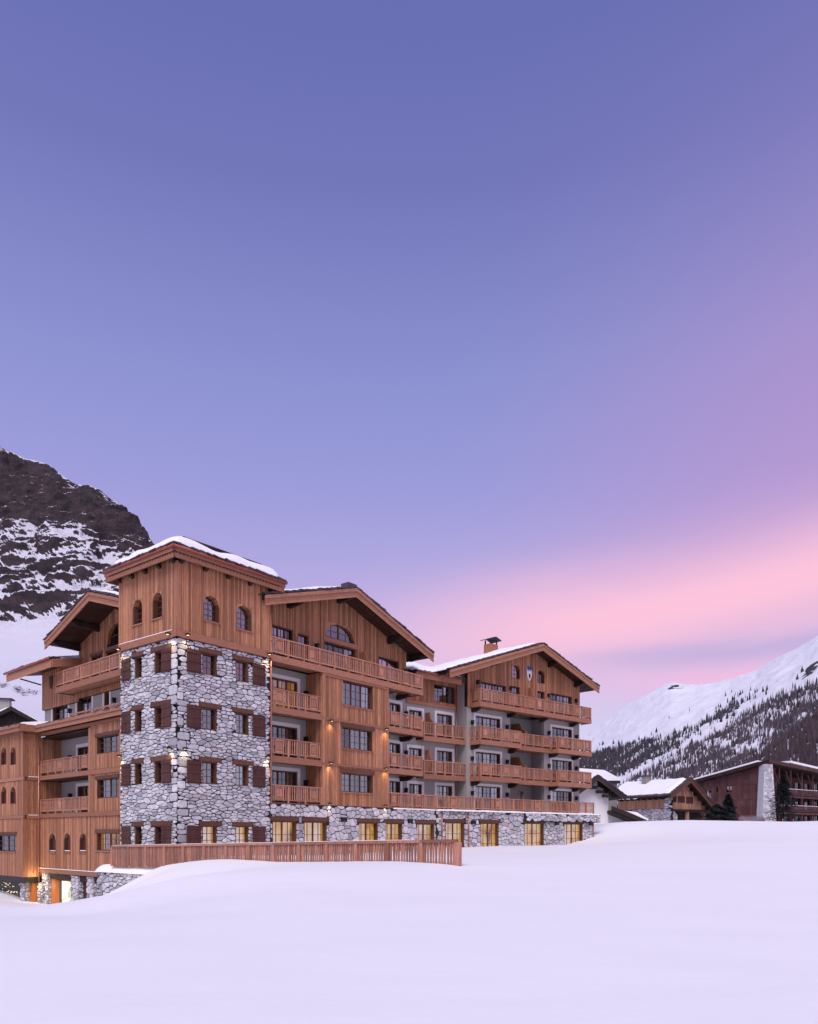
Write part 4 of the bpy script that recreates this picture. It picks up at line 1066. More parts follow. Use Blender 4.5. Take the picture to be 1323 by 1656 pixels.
lo = bpy.data.objects.new('uplight_beam', L); link(lo, ul_); lo.location = Vector(PB.side(k0_, 0).p(.65, -.5, -1.25)) - base_of(hotel)
planks.finish(); bals.finish(); stones.finish()
# ------------------------------------------------------------------ snow field
def at(px, py, dep): return ((px - CX) / F * dep, dep, CZ + (HOR - py) * dep / F)
ctrl = []
for x in (-40, -24, -12, 0, 12, 24, 40, 60): ctrl += [(x, -12, .25), (x, 2, .25)]
ctrl += [(x, 9, .22 + .004 * x) for x in (-12, -6, 0, 6, 12)]
ctrl += [at(*q) for q in (
    (0, 1492, 15.5), (0, 1474, 27), (0, 1463, 40), (0, 1456, 52), (-120, 1455, 52), (-60, 1458, 52), (-60, 1466, 40), (20, 1461, 53), (-120, 1474, 28), (50, 1463.5, 55), (95, 1468.5, 56), (130, 1463, 52), (160, 1455, 44),
    (60, 1471, 42), (60, 1474, 30), (60, 1482, 19), (120, 1470, 44), (120, 1472, 31), (120, 1480, 20), (150, 1463, 45), (165, 1460, 38), (180, 1464, 30), (200, 1443, 38), (210, 1452, 29), (240, 1422, 35), (255, 1432, 27), (300, 1417, 26), (230, 1472, 18), (185, 1444, 42.5), (200, 1433, 42), (225, 1418, 41), (252, 1405, 39.5), (290, 1399, 37.5), (340, 1395.5, 35.6), (420, 1396.5, 33.6), (480, 1395.5, 32.3), (560, 1394, 30.6),
    (640, 1393, 29.2), (700, 1397, 28.0), (742, 1404, 27.3), (300, 1460, 18), (480, 1450, 18), (661, 1450, 18), (850, 1445, 19), (1050, 1430, 22), (1250, 1415, 25),
    (780, 1383, 38), (860, 1378, 45), (1000, 1370, 45), (1150, 1362, 48), (1300, 1357, 50), (800, 1369, 63.5), (870, 1370.5, 67.5), (925, 1367.5, 70.5), (952, 1361, 72), (968, 1351, 74), (990, 1336, 77),
    (1015, 1329.5, 80), (1060, 1327.5, 83), (1110, 1327, 86), (1165, 1330, 88), (1220, 1333, 91), (1275, 1330.5, 94), (1323, 1328, 97), (1420, 1326, 100))]
ctrl += [(-75, 160, -2), (-75, 60, -3), (-60, 100, -3), (-75, 10, -2), (110, 160, 3), (110, 10, 2), (-40, 70, -3.5)]
ctrl += [(30, 120, 3.1), (60, 130, 3.0), (80, 150, 3.0), (0, 110, 2.5), (-40, 120, 3), (10, 95, 2), (95, 110, 3.4), (95, 60, 2.5), (70, 40, 1.6)]
ctrl += [PM.p(a, 4, .3) for a in (2, 8, 14, 20)] + [PM.p(3, -1.2, .35), PM.p(12, -1.0, .5), PM.p(20, -1, .7)] + [PL.p(4, 3, -3.4), PL.p(12, 3, -3.6), PL.p(26, 3, -2.5), PL.p(26, -6, -2.8)]
ctrl = np.array(ctrl)
def tps_fit(c, lam=0.05):
    n = len(c); d = np.linalg.norm(c[:, None, :2] - c[None, :, :2], axis=2); K = np.where(d > 0, d * d * np.log(d + 1e-9), 0) + np.eye(n) * lam
    P_ = np.hstack([np.ones((n, 1)), c[:, :2]]); A = np.block([[K, P_], [P_.T, np.zeros((3, 3))]])
    return np.linalg.solve(A, np.concatenate([c[:, 2], np.zeros(3)]))
Wt = tps_fit(ctrl)
def height(xy):
    out = np.zeros(len(xy))
    for i in range(0, len(xy), 4000):
        q = xy[i:i + 4000]; d = np.linalg.norm(q[:, None] - ctrl[None, :, :2], axis=2); K = np.where(d > 0, d * d * np.log(d + 1e-9), 0)
        out[i:i + 4000] = K @ Wt[:-3] + Wt[-3] + q @ Wt[-2:]
    return out
xs = np.concatenate([np.linspace(-75, -34, 50), np.linspace(-33.5, 34, 180), np.linspace(34.5, 110, 110)]); ys = np.concatenate([np.linspace(-14, 12, 60), np.linspace(12.4, 60, 150), np.linspace(60.5, 160, 130)])
gx, gy = np.meshgrid(xs, ys); xy = np.stack([gx.ravel(), gy.ravel()], 1); hz = height(xy)
hz += np.array([.05 * mnoise.noise(Vector((x * .22, y * .16, 1.7))) + .018 * mnoise.noise(Vector((x * .9, y * .5, 5))) for x, y in xy])
hz = np.clip(hz, -5.0, 6.0); nx_ = len(xs); idx = np.arange(len(xy)).reshape(len(ys), nx_)
fc = np.stack([idx[:-1, :-1], idx[:-1, 1:], idx[1:, 1:], idx[1:, :-1]], -1).reshape(-1, 4)
tag(make('snow_field', np.column_stack([xy, hz]).tolist(), fc.tolist(), 'snow', None, True), kind='structure')
far = [(-6000, -3000, -5.5), (6000, -3000, -5.5), (6000, 9000, -5.5), (-6000, 9000, -5.5)]
tag(make('valley_ground', far, [(0, 1, 2, 3)], 'snow'), kind='structure')

# ------------------------------------------------------------------ terrace fence
fo = Vector(((740 - CX) / F * 28, 28)); PF = Pl(fo, UL, UR); fl = PF.s(181.5)
fence = thing('picket_fence', (fo.x, fo.y, .5), 'long larch picket fence standing in the snow before the stone tower', 'fence')
zt_ = lambda a: 1.69 + (1.26 - 1.69) * a / fl
NSP = 14
for i in range(NSP):
    a, b = fl * i / NSP, fl * (i + 1) / NSP
    MB().box(PF, a, b - .004, -.07, .07, zt_(a) - .11, zt_(a), zt_(b) - .11, zt_(b)).build('top_rail', 'fence', fence)
    MB().box(PF, a, b - .004, .022, .07, zt_(a) - .25, zt_(a) - .13, zt_(b) - .25, zt_(b) - .13).build('rail', 'fence', fence)
    MB().box(PF, a, b - .004, .022, .07, zt_(a) - 1.12, zt_(a) - .98, zt_(b) - 1.12, zt_(b) - .98).build('rail', 'fence', fence)
for i in range(NSP + 1):
    a = fl * i / NSP; wd = .085 if i else .12
    MB().box(PF, a - wd, a + wd, -.06, .10, zt_(a) - (1.6 if a < fl * .6 else 1.14), zt_(a) - .112).build('post', 'fence', fence)
pk = Pieces('picket', 'pickets', 'fence', BAL_V, BAL_F, fence)
rf = random.Random(9)
for i in range(NSP):
    a, b = fl * i / NSP + .11, fl * (i + 1) / NSP - .11; m = 11
    for k in range(m):
        x = a + (b - a) * (k + .5) / m + rf.uniform(-.012, .012); wv = (b - a) / m * rf.uniform(.62, .76)
        pk.add(PF, x - wv / 2, x + wv / 2, -.02, .02, zt_(x) - 1.2, zt_(x) - .112, fence)
pk.finish()
snow_cover('fence_snow', PF, 2.0, fl, -.07, .07, lambda a, d: zt_(a) + .0, .05, fence, res=.07, ragged=.05, seed=3.0)

# ------------------------------------------------------------------ low retaining wall below the fence
rw0 = Vector(((157.5 - CX) / F * 43.6, 43.6)); PR = Pl(rw0, -UL, UR)
retain = thing('retaining_wall', (rw0.x, rw0.y, -2.5), 'low rubble retaining wall capped with snow below the picket fence', 'wall')
rwz = -.2
rb = MB().box(PR, 0, 12, 0, .6, -3.2, rwz).build('wall_core', 'mortar', retain)
st2 = Stones(retain); st2.wall(PR, 0, 9.0, -3.0, rwz, (), rb, seed=101, cs=.34, cz=.19); st2.wall(Pl(rw0, UR, -UL), 0, .6, -3.0, rwz, (), rb, seed=102, cs=.3, cz=.25); st2.finish()
snow_cover('snow_cap', PR, -.12, 12, -.14, 3.2, lambda a, d: rwz, .34, retain, res=.12, ragged=.1, seed=8.0)

# ------------------------------------------------------------------ neighbouring houses
def boarded(name, P, s0, s1, z0, ztop, ops, parent, d, root, mat, w=.25, core='beam', breaks=(), T=.3):
    o = wall_cells(P, s0, s1, z0, ztop, d, d + T, ops, breaks).build(name, core, parent)
    pp = Pieces('plank', 'planks', mat, CUBE_V, BOXF, root); zt = ztop if callable(ztop) else (lambda a: ztop)
    n = max(1, round((s1 - s0) / w))
    for i in range(n):
        a, b = s0 + (s1 - s0) * i / n, s0 + (s1 - s0) * (i + 1) / n; m = (a + b) / 2; z = z0; top = min(zt(a), zt(b)) - .02
        for lo, hi in sorted((q[2], q[3]) for q in ops if q[0] < m < q[1]):
            if min(lo, top) > z + .05: pp.add(P, a + .012, b - .012, d - rnd.uniform(.02, .05), d + .004, z, min(lo, top), o)
            z = max(z, hi)
        if top > z + .05: pp.add(P, a + .012, b - .012, d - rnd.uniform(.02, .05), d + .004, z, top, o)
    pp.finish()
    return o
# white chalet with dark eaves, right behind the hotel's east end
pw = Pl(((967 - CX) / F * 96, 96), (1, .10), (-.10, 1))
wc = thing('white_chalet', (pw.o.x, pw.o.y, 2.5), 'white rendered chalet with dark timber eaves and outside stair behind the hotel', 'chalet')
zk, zr_ = pw.z(967, 1254, -1.6), pw.z(1013, 1288, -1.6); ak, ar_ = pw.s(967, -1.6), pw.s(1013, -1.6)
al_ = ak - (ar_ - ak); zz = lambda a: zk - (zk - zr_) * abs(a - ak) / (ar_ - ak) - .3
wall_cells(pw, al_ + 1.2, pw.s(984), 1.5, zz, 0, .3, (), (ak,)).build('wall', 'white', wc); MB().box(pw, pw.s(984), pw.s(1012), .3, .7, 1.5, pw.z(1000, 1318)).build('stair_wall', 'white', wc)
gable_roof(pw, al_, zr_, ak, zk, ar_, zr_, -1.6, 9, 0, 'roof', purl=(ak, pw.s(990, -1.6), pw.s(945, -1.6)), seed=77, root=wc, bmat='darkwood')
for k, px in enumerate((957, 968, 978)): MB().box(pw, pw.s(px) - .35, pw.s(px) + .45, -1.0, -.002, pw.z(px, 1276 + 7 * k), pw.z(px, 1272 + 7 * k)).build('purlin', 'darkwood', wc)
MB().prism(pw, [(pw.s(966), pw.z(966, 1262)), (pw.s(1008), pw.z(1008, 1289)), (pw.s(984), pw.z(984, 1290)), (pw.s(984), pw.z(984, 1283)), (pw.s(976), pw.z(976, 1283)), (pw.s(976), pw.z(976, 1276)), (pw.s(966), pw.z(966, 1272))], -.14, -.003).build('gable_boards', 'darkwood', wc)
MB().prism(pw, [(pw.s(982), pw.z(982, 1304)), (pw.s(1039), pw.z(1039, 1327)), (pw.s(1026), pw.z(1026, 1329)), (pw.s(982), pw.z(982, 1311))], -1.6, -1.45).build('stair_rail', 'darkwood', wc)
MB().prism(pw, [(pw.s(1004), pw.z(1004, 1311.5)), (pw.s(1022), pw.z(1022, 1314)), (pw.s(1041), pw.z(1041, 1325)), (pw.s(1040), pw.z(1040, 1327.5))], -1.5, .3).build('stair_snow', 'roofsnow', wc)
MB().prism(pw, [(pw.s(982), pw.z(982, 1311)), (pw.s(1026), pw.z(1026, 1328.5)), (pw.s(1016), pw.z(1016, 1329)), (pw.s(982), pw.z(982, 1316))], -1.45, .29).build('stair', 'darkwood', wc)
# small snow-roofed house behind it
pn = Pl(((985 - CX) / F * 118, 118), (1, .05), (-.05, 1))
nh = thing('stone_house', (pn.o.x, pn.o.y, 2.5), 'small grey stone house under thick snow behind the white chalet', 'house')
MB().box(pn, pn.s(950), pn.s(998), 0, 6, 2, pn.z(985, 1266)).build('wall', 'stuccodark', nh)
MB().prism(pn, [(pn.s(935), pn.z(935, 1243)), (pn.s(975), pn.z(975, 1246)), (pn.s(1001), pn.z(1001, 1260)), (pn.s(1001), pn.z(1001, 1263)), (pn.s(935), pn.z(935, 1263))], -.8, 6.5).build('snow_roof', 'roofsnow', nh)
MB().box(pn, pn.s(981), pn.s(1001), -.7, 6.4, pn.z(990, 1267), pn.z(990, 1263.2)).build('eave', 'darkwood', nh)
# stone and timber chalet
o1 = Vector(((1088 - CX) / F * 105, 105)); u1 = Vector((.85, .53)).normalized(); PGa = Pl(o1, u1, (-u1.y, u1.x)); PSi = Pl(o1, (-u1.y, u1.x), u1)
sc1 = thing('stone_chalet', (o1.x, o1.y, 3.0), 'stone and timber chalet under a thick snow roof, gable of open boards', 'chalet')
stc = Stones(sc1, 120)
ge = PGa.s(1147); gk = PGa.s(1117, -1.2); zk = PGa.z(1117, 1258, -1.2); zl_ = PGa.z(1084, 1285, -1.2); gl_ = PGa.s(1084, -1.2); gr_ = PGa.s(1160, -1.2); zr_ = PGa.z(1160, 1309, -1.2)
zg = lambda a: (zl_ + (zk - zl_) * (a - gl_) / (gk - gl_) if a < gk else zk + (zr_ - zk) * (a - gk) / (gr_ - gk)) - .28
zfl = PGa.z(1110, 1309)
wops_ = [(*sorted((PGa.s(a), PGa.s(b))), PGa.z((a + b) / 2, y1), PGa.z((a + b) / 2, y0)) for a, b, y0, y1 in ((1087.8, 1094, 1287, 1297.5), (1096.5, 1107.5, 1287.5, 1298.5), (1110, 1121.5, 1288.5, 1300))]
wops_ = [(max(a, .05), b, c, d) for a, b, c, d in wops_]
gw = boarded('gable_wall', PGa, 0, ge, zfl, zg, wops_, sc1, 0, sc1, 'chaletwood', breaks=(gk,))
for q in wops_: window(PGa, *q, 0, .15, n=1, nx=1, ny=1, parent=sc1); MB().box(PGa, q[0] + .08, q[1] - .08, .1, .13, q[2] + .08, q[3] - .08).build('shutter', 'shutter', sc1)
MB().box(PGa, -.1, ge + .2, -.25, .3, zfl - .28, zfl - .01).build('floor_beam', 'beam', sc1)
MB().box(PGa, .5, ge - .2, 1.2, 1.5, 2, zfl - .3).build('porch_wall', 'darkwood', sc1)
for px in (1112, 1140): MB().box(PGa, PGa.s(px) - .2, PGa.s(px) + .2, -.1, .25, 2, zfl - .29).build('porch_post', 'chaletwood', sc1)
gable_roof(PGa, gl_, zl_, gk, zk, gr_, zr_, -1.2, 10.5, 0, 'roof', purl=(), seed=88, root=sc1, bmat='frame')
for i in range(6):
    a = gk + (gr_ - gk) * (i + .6) / 6.6; MB().box(PGa, a - .14, a + .14, -.5, -.06, zg(a) - .45, zg(a) - .12).build('purlin_end', 'beam', sc1)
se = PSi.s(1000)
ss = wall_cells(PSi, 0, se, 2, zfl + .1, 0, .35).build('side_wall', 'mortar', sc1); stc.wall(PSi, 0, se, 2.6, zfl + .1, (), ss, seed=5, cs=.5, cz=.3)
sp_ = PSi.s(1074)
s2_ = wall_cells(PSi, 0, sp_, zfl + .1, zl_ - .25, 0, .35).build('corner_pier', 'mortar', sc1); stc.wall(PSi, 0, sp_, zfl + .1, zl_ - .25, (), s2_, seed=6, cs=.5, cz=.3)
stc.wall(PGa, 0, 1.0, 2.6, zfl - .3, (), s2_, seed=7, cs=.45, cz=.3)
boarded('side_boards', PSi, sp_, se, zfl + .1, zl_ - .25, (), sc1, 0, sc1, 'chaletwood')
stc.finish()
for i in range(8): MB().box(PSi, sp_ + (se - sp_) * i / 8, sp_ + (se - sp_) * i / 8 + .2, -.8, 0, zl_ - .5, zl_ - .28).build('rafter_end', 'beam', sc1)
cq = PGa.p(gk - 1.2, 5.5, zk + .0); Pc = Pl((cq[0], cq[1]), u1, (-u1.y, u1.x))
MB().box(Pc, -.45, .45, -.4, .4, zk - .9, zk + .55).build('chimney', 'stuccodark', sc1); MB().box(Pc, -.6, .6, -.55, .55, zk + .555, zk + .7).build('chimney_cap', 'slate', sc1)
# big old timber building with a stone pillar at its corner
o2 = Vector(((1240 - CX) / F * 118, 118)); u2 = Vector((.8, .6)); PBr = Pl(o2, u2, (-u2.y, u2.x)); PBl = Pl(o2, (-u2.y, u2.x), u2)
bb = thing('timber_building', (o2.x, o2.y, 2.5), 'large dark red timber building with slanted roof and stone corner pillar', 'building')
bl = PBl.s(1125); zc0, zc1 = PBl.z(1234, 1236), PBl.z(1125, 1268)
zbl = lambda a: zc0 + (zc1 - zc0) * a / bl
wq = [(*sorted((PBl.s(a), PBl.s(b))), PBl.z((a + b) / 2, y1), PBl.z((a + b) / 2, y0)) for a, b, y0, y1 in ((1141, 1151, 1278, 1291), (1157, 1163.5, 1272.5, 1282.5), (1173, 1184.5, 1271.5, 1282))]
zm = [2, PBl.z(1234, 1292), PBl.z(1234, 1267.5)]
for z0, z1 in ((zm[0], zm[1]), (zm[1], zm[2])): boarded('boarded_wall', PBl, .6, bl, z0, z1 - .04, wq, bb, 0, bb, 'redwood', w=.42)
boarded('boarded_wall', PBl, .6, bl, zm[2], zbl, wq, bb, 0, bb, 'redwood', w=.42)
for q in wq: window(PBl, *q, 0, .2, n=2, nx=1, ny=1, parent=bb)
zp0, zp1 = 2.0, zc0 - .1
PCo = Pl(o2 - Vector((.2, .4)), (1, 0), (0, 1)); pv = []
v = [PCo.p(a, d, z) for z, k, m in ((zp0, 1.15, 1.0), (zp1, .62, .62)) for a, d in ((-k, -m), (k, -m), (k, 1.2), (-k, 1.2))]
pil = make('stone_pillar', v, [(3, 2, 1, 0), (4, 5, 6, 7), (0, 1, 5, 4), (1, 2, 6, 5), (2, 3, 7, 6), (3, 0, 4, 7)], 'stone', bb)
sp2 = Stones(bb, 150); Rp = random.Random(3)
for poly in rubble(PCo, -1.0, 1.0, zp0, zp1, (), seed=44, cs=.5, cz=.3):
    poly = [(a * (1.15 - .53 * (z - zp0) / (zp1 - zp0)), z) for a, z in poly]; zc = sum(p[1] for p in poly) / len(poly)
    sp2.add(PCo, poly, -1.0 + .38 * (zc - zp0) / (zp1 - zp0), pil, Rp, back=.1)
sp2.finish()
br = 26.0
zrr = lambda a: zc0 + .1 - .055 * a
boarded('boarded_wall', PBr, .3, 3.2, 2, lambda a: zrr(a) - .3, (), bb, .3, bb, 'redwood', w=.4)
boarded('gallery_wall', PBr, 3.2, br, 2, lambda a: zrr(a) - .3, [(4.5 + 3.4 * i, 6.2 + 3.4 * i, z, z + 1.8) for i in range(6) for z in (3.3, 6.0, 8.9)], bb, 3.0, bb, 'redwood', w=.45)
for i in range(6):
    for z in (3.3, 6.0, 8.9): window(PBr, 4.5 + 3.4 * i, 6.2 + 3.4 * i, z, z + 1.8, 3.0, .15, n=2, nx=1, ny=2, parent=bb)
for z in (5.4, 8.0):
    fl_ = MB().box(PBr, 3.2, br, -.3, 3.0, z - .25, z).build('gallery_floor', 'redwood', bb)
    for k in range(4): MB().box(PBr, 3.2, br, -.32, -.26, z + .15 + .24 * k, z + .32 + .24 * k).build('gallery_rail_board', 'redwood', fl_)
    MB().box(PBr, 3.2, br, -.32, -.12, z + 1.1, z + 1.16).build('rail_snow', 'roofsnow', fl_)
for i in range(7):
    a = 3.4 + 3.6 * i; MB().box(PBr, a - .12, a + .12, -.25, 0, 2, zrr(a) - .3).build('gallery_post', 'redwood', bb)
    MB().bar(PBr.p(a, -.12, 9.6), PBr.p(a - 1.6, -.12, zrr(a) - .5), .16).build('gallery_brace', 'redwood', bb)
# two roof planes with snow
def roof_plane(name, cs_, th, mat, parent):
    v = [tuple(c) for c in cs_] + [(c[0], c[1], c[2] - th) for c in cs_]
    return make(name, v, [(0, 1, 2, 3), (7, 6, 5, 4), (0, 4, 5, 1), (1, 5, 6, 2), (2, 6, 7, 3), (3, 7, 4, 0)], mat, parent)
rA = [PBl.p(-.6, -.9, zc0 + .55), PBl.p(bl + .6, -.9, zc1 + .5), PBl.p(bl + .6, 24, zc1 - .6), PBl.p(-.6, 24, zc0 - .6)]
rp = roof_plane('roof', rA, .5, 'beam', bb)
roof_plane('snow', [Vector(c) + Vector((0, 0, .26)) for c in (PBl.p(1.0, -.75, zc0 + .36), PBl.p(bl + .5, -.75, zc1 + .5), PBl.p(bl + .5, 23, zc1 - .6), PBl.p(1.0, 23, zc0 - .75))], .255, 'roofsnow', rp)
MB().box(PBr, -1.0, br, -1.0, -.85, 0, 0).v
MB().prism(PBr, [(-1.1, zc0 + .6), (br, zrr(br) + .5), (br, zrr(br) + .0), (-1.1, zc0 + .05)], -1.1, -.95).build('fascia', 'redwood', rp)
MB().prism(PBr, [(5.5, zrr(5.5) + .62), (br, zrr(br) + .55), (br, zrr(br) + .9), (5.5, zrr(5.5) + .95)], -1.0, 6).build('snow', 'roofsnow', rp)
# dark roofed chalet west of the hotel
pd_ = Pl(((20 - CX) / F * 84, 84), (1, .25), (-.25, 1))
dc = thing('dark_chalet', (pd_.o.x, pd_.o.y, -3), 'dark boarded chalet with a chimney behind the hotel west wing', 'chalet')
ak, zk = pd_.s(18, -1), pd_.z(18, 1142, -1); ar_, zr_ = pd_.s(72, -1), pd_.z(72, 1172, -1); al_ = ak - (ar_ - ak)
zz = lambda a: zk - (zk - zr_) * abs(a - ak) / (ar_ - ak) - .4
boarded('gable_wall', pd_, al_ + .8, ar_ - .8, -3, zz, (), dc, 0, dc, 'darkwood', breaks=(ak,))
t = .45
rd = MB().prism(pd_, [(al_, zr_), (ak, zk), (ar_, zr_), (ar_, zr_ - t), (ak, zk - t), (al_, zr_ - t)], -1, 9).build('roof', 'darkwood', dc)
snow_cover('snow', pd_, al_, ak - .1, -.8, 9, lambda a, d: zz(a) + .4, .35, rd, seed=41); snow_cover('snow', pd_, ak + .1, ar_, -.2, 9, lambda a, d: zz(a) + .4, .12, rd, seed=42)
cx_ = pd_.s(9, 1.5); cz0 = pd_.z(9, 1140, 1.5)
c_ = MB().box(pd_, cx_ - .5, cx_ + .5, 1.1, 2.0, cz0 - 1.5, cz0 + .55).build('chimney', 'stucco', rd); MB().box(pd_, cx_ - .8, cx_ + .8, .85, 2.25, cz0 + .555, cz0 + .68).build('chimney_cap', 'slate', c_)

# ------------------------------------------------------------------ trees by the neighbours
def leaf_mat(name, c):
    m, t = material(name); r, pos = piece_random(t); n = t.noise(pos, 1.5, 3, .6)
    t.put(t.b.inputs['Base Color'], t.mix(t.math('MULTIPLY', r, n), c4(c, .55), c4(c, 1.7))); t.b.inputs['Roughness'].default_value = .8
    return m
M['needle'] = leaf_mat('spruce_needles', (.022, .032, .028)); M['larch'] = leaf_mat('bare_larch', (.11, .078, .098)); M['pine'] = leaf_mat('mountain_conifers', (.03, .032, .042))  # larch colour is lightened towards purple to stand in for haze
def conifer(px, dep, top, bot, wid, label, seed, shape=1.0):
    R = random.Random(seed); x, y, z0 = at(px, bot, dep); h = at(px, top, dep)[2] - z0; r = wid / F * dep / 2
    t = thing('spruce_tree', (x, y, z0), label, 'tree')
    MB().tube((x, y, z0 - .8), (x, y, z0 + h * .95), .13, 7, .02).build('trunk', 'bark', t, True)
    v, f = [], []
    n = 5200
    for i in range(n):
        k = R.random() ** .8; zc = z0 + h * (.03 + .97 * k); ang = R.uniform(0, 2 * math.pi)
        layer = .72 + .28 * math.sin(k * 26 + ang * 3); rr = r * (1 - k) ** .75 * layer * (1.02 + .22 * math.sin(ang * 5 + seed)) * shape + .03
        q = math.sqrt(R.random()) * rr; c = Vector((x + math.cos(ang) * q, y + math.sin(ang) * q, zc - q * .22))
        s = R.uniform(.14, .32); d = Vector((math.cos(ang), math.sin(ang), R.uniform(-.5, .3))).normalized() * s; w_ = Vector((-math.sin(ang), math.cos(ang), R.uniform(-.6, .6))).normalized() * s * .35
        b = len(v); v += [tuple(c - d * .4 + w_), tuple(c - d * .4 - w_), tuple(c + d * 1.1)]; f.append((b, b + 1, b + 2))
    make('crown', v, f, 'needle', t)
    return t
conifer(1267, 108, 1254, 1331, 66, 'tall dark spruce in front of the timber building galleries', 3)
conifer(1178, 109, 1284, 1330, 40, 'small pointed spruce in front of the red boarded wall', 8)
bs = conifer(1160, 103, 1301, 1330, 84, 'low dark evergreen bush dusted with snow beside the stone chalet', 12, 1.25)
bs.name = 'evergreen_bush'; bs['category'] = 'bush'
Rb = random.Random(4); v, f = [], []
bx, by, bz = at(1160, 1330, 103)
for i in range(70):
    a, q = Rb.uniform(0, 6.28), Rb.random() * 1.2; c = Vector((bx - .3 + math.cos(a) * q, by + math.sin(a) * q - .5, bz + 2.05 - q * 1.0)); s = Rb.uniform(.08, .2); k = len(v)
    v += [tuple(c + Vector(o) * s) for o in ((-1, -.6, 0), (1, -.5, .05), (.8, .8, 0), (-.9, .7, .05), (0, 0, .5))]; f += [(k, k + 1, k + 4), (k + 1, k + 2, k + 4), (k + 2, k + 3, k + 4), (k + 3, k, k + 4), (k + 3, k + 2, k + 1, k)]
make('bush_snow', v, f, 'roofsnow', bs)['kind'] = 'stuff'
# hedge of bare twigs along the timber building and boundary stakes
v, f = [], []; R = random.Random(6)
for i in range(900):
    px = R.uniform(1196, 1236); x, y, z = at(px, 1332, R.uniform(111, 113)); hh = R.uniform(.7, 1.35); dx = R.uniform(-.25, .25); k = len(v); wq_ = .022
    v += [(x - wq_, y, z - .3), (x + wq_, y, z - .3), (x + dx + .008, y + R.uniform(-.2, .2), z + hh)]; f.append((k, k + 1, k + 2))
M['twig'] = plain('frosted_twigs', (.30, .24, .28), .9)
tag(make('twig_hedge', v, f, 'twig'), 'bare frosted twig hedge along the foot of the red boarded wall', 'hedge')
for i, (px, dep) in enumerate(((1252, 104), (1266, 104), (1283, 104), (1196, 108))):
    x, y, z = at(px, 1333, dep); p_ = Pl((x, y), (1, 0), (0, 1))
    st_ = MB().box(p_, -.05, .05, -.05, .05, z - .6, z + .75).build('boundary_stake', 'chaletwood'); tag(st_, 'thin wooden stake standing in the snow before the timber building', 'stake', 'boundary stakes in the snow')
# ------------------------------------------------------------------ mountains
def fbm(p, o=5, h=.9, l=2.1): return mnoise.fractal(p, h, l, o)
def loft(lines, ncol, rows, disp, seed):
    """mountainside lofted between world polylines (each: list of 3-D points), rows per interval"""
    def resample(L):
        L = np.array(L, float); t = L[:, 0] / L[:, 1] * F + CX
        return np.stack([np.interp(ncol, t, L[:, k]) for k in range(3)], 1)
    Ls = [resample(L) for L in lines]; G = []
    for i in range(len(Ls) - 1):
        for k in range(rows[i]): t = k / rows[i]; G.append(Ls[i] * (1 - t) + Ls[i + 1] * t)
    G.append(Ls[-1]); G = np.array(G)
    du = np.gradient(G, axis=1); dv = np.gradient(G, axis=0); N = np.cross(du, dv); N /= np.linalg.norm(N, axis=2, keepdims=True) + 1e-9
    N *= np.where(N[..., 2:3] < 0, -1, 1)
    H = np.zeros(G.shape[:2]); fr = np.linspace(0, 1, G.shape[0])
    for r in range(G.shape[0]):
        for c in range(G.shape[1]): H[r, c] = disp(Vector(G[r, c]), r, c, G.shape[0])
    V = G + N * H[..., None]
    du = np.gradient(V, axis=1); dv = np.gradient(V, axis=0); N2 = np.cross(du, dv); N2 /= np.linalg.norm(N2, axis=2, keepdims=True) + 1e-9
    N2 *= np.where(N2[..., 2:3] < 0, -1, 1)
    nr, nc = V.shape[:2]; idx = np.arange(nr * nc).reshape(nr, nc); fc = np.stack([idx[:-1, :-1], idx[:-1, 1:], idx[1:, 1:], idx[1:, :-1]], -1).reshape(-1, 4)
    return V, N2, fc
def mountain_mat(name, rock_a, rock_b, sc, snow):
    m, t = material(name)
    g = t.new('ShaderNodeNewGeometry'); pos = g.outputs['Position']
    at_ = t.new('ShaderNodeAttribute', attribute_name='rock'); k = at_.outputs['Fac']
    n = t.noise(t.scaled(pos, (sc, sc, sc * 1.6)), 1.0, 8, .65, .3); n2 = t.noise(t.scaled(pos, (sc * 5, sc * 5, sc * 9)), 1.0, 5, .6)
    edge = t.math('ADD', k, t.math('MULTIPLY', t.math('SUBTRACT', n2, .5), .55))
    rock = t.mix(n2, t.mix(t.smooth(n, .35, .65), c4(rock_a), c4(rock_b)), c4(rock_a, .45))
    a = t.mix(t.smooth(edge, .46, .54), c4(snow), rock)
    t.put(t.b.inputs['Base Color'], a); t.b.inputs['Roughness'].default_value = .9; t.b.inputs['Specular IOR Level'].default_value = .1
    bn = t.new('ShaderNodeBump'); bn.inputs['Strength'].default_value = .8; bn.inputs['Distance'].default_value = 1.2 / sc * .02
    t.put(bn.inputs['Height'], n2); t.l.new(bn.outputs[0], t.b.inputs['Normal'])
    return m
def mountain(name, V, fc, rock, mat):
    o = make(name, V.reshape(-1, 3).tolist(), fc.tolist(), mat, None, True)
    a = o.data.attributes.new('rock', 'FLOAT', 'POINT'); a.data.foreach_set('value', rock.ravel().astype(np.float32))
    return tag(o, kind='structure')
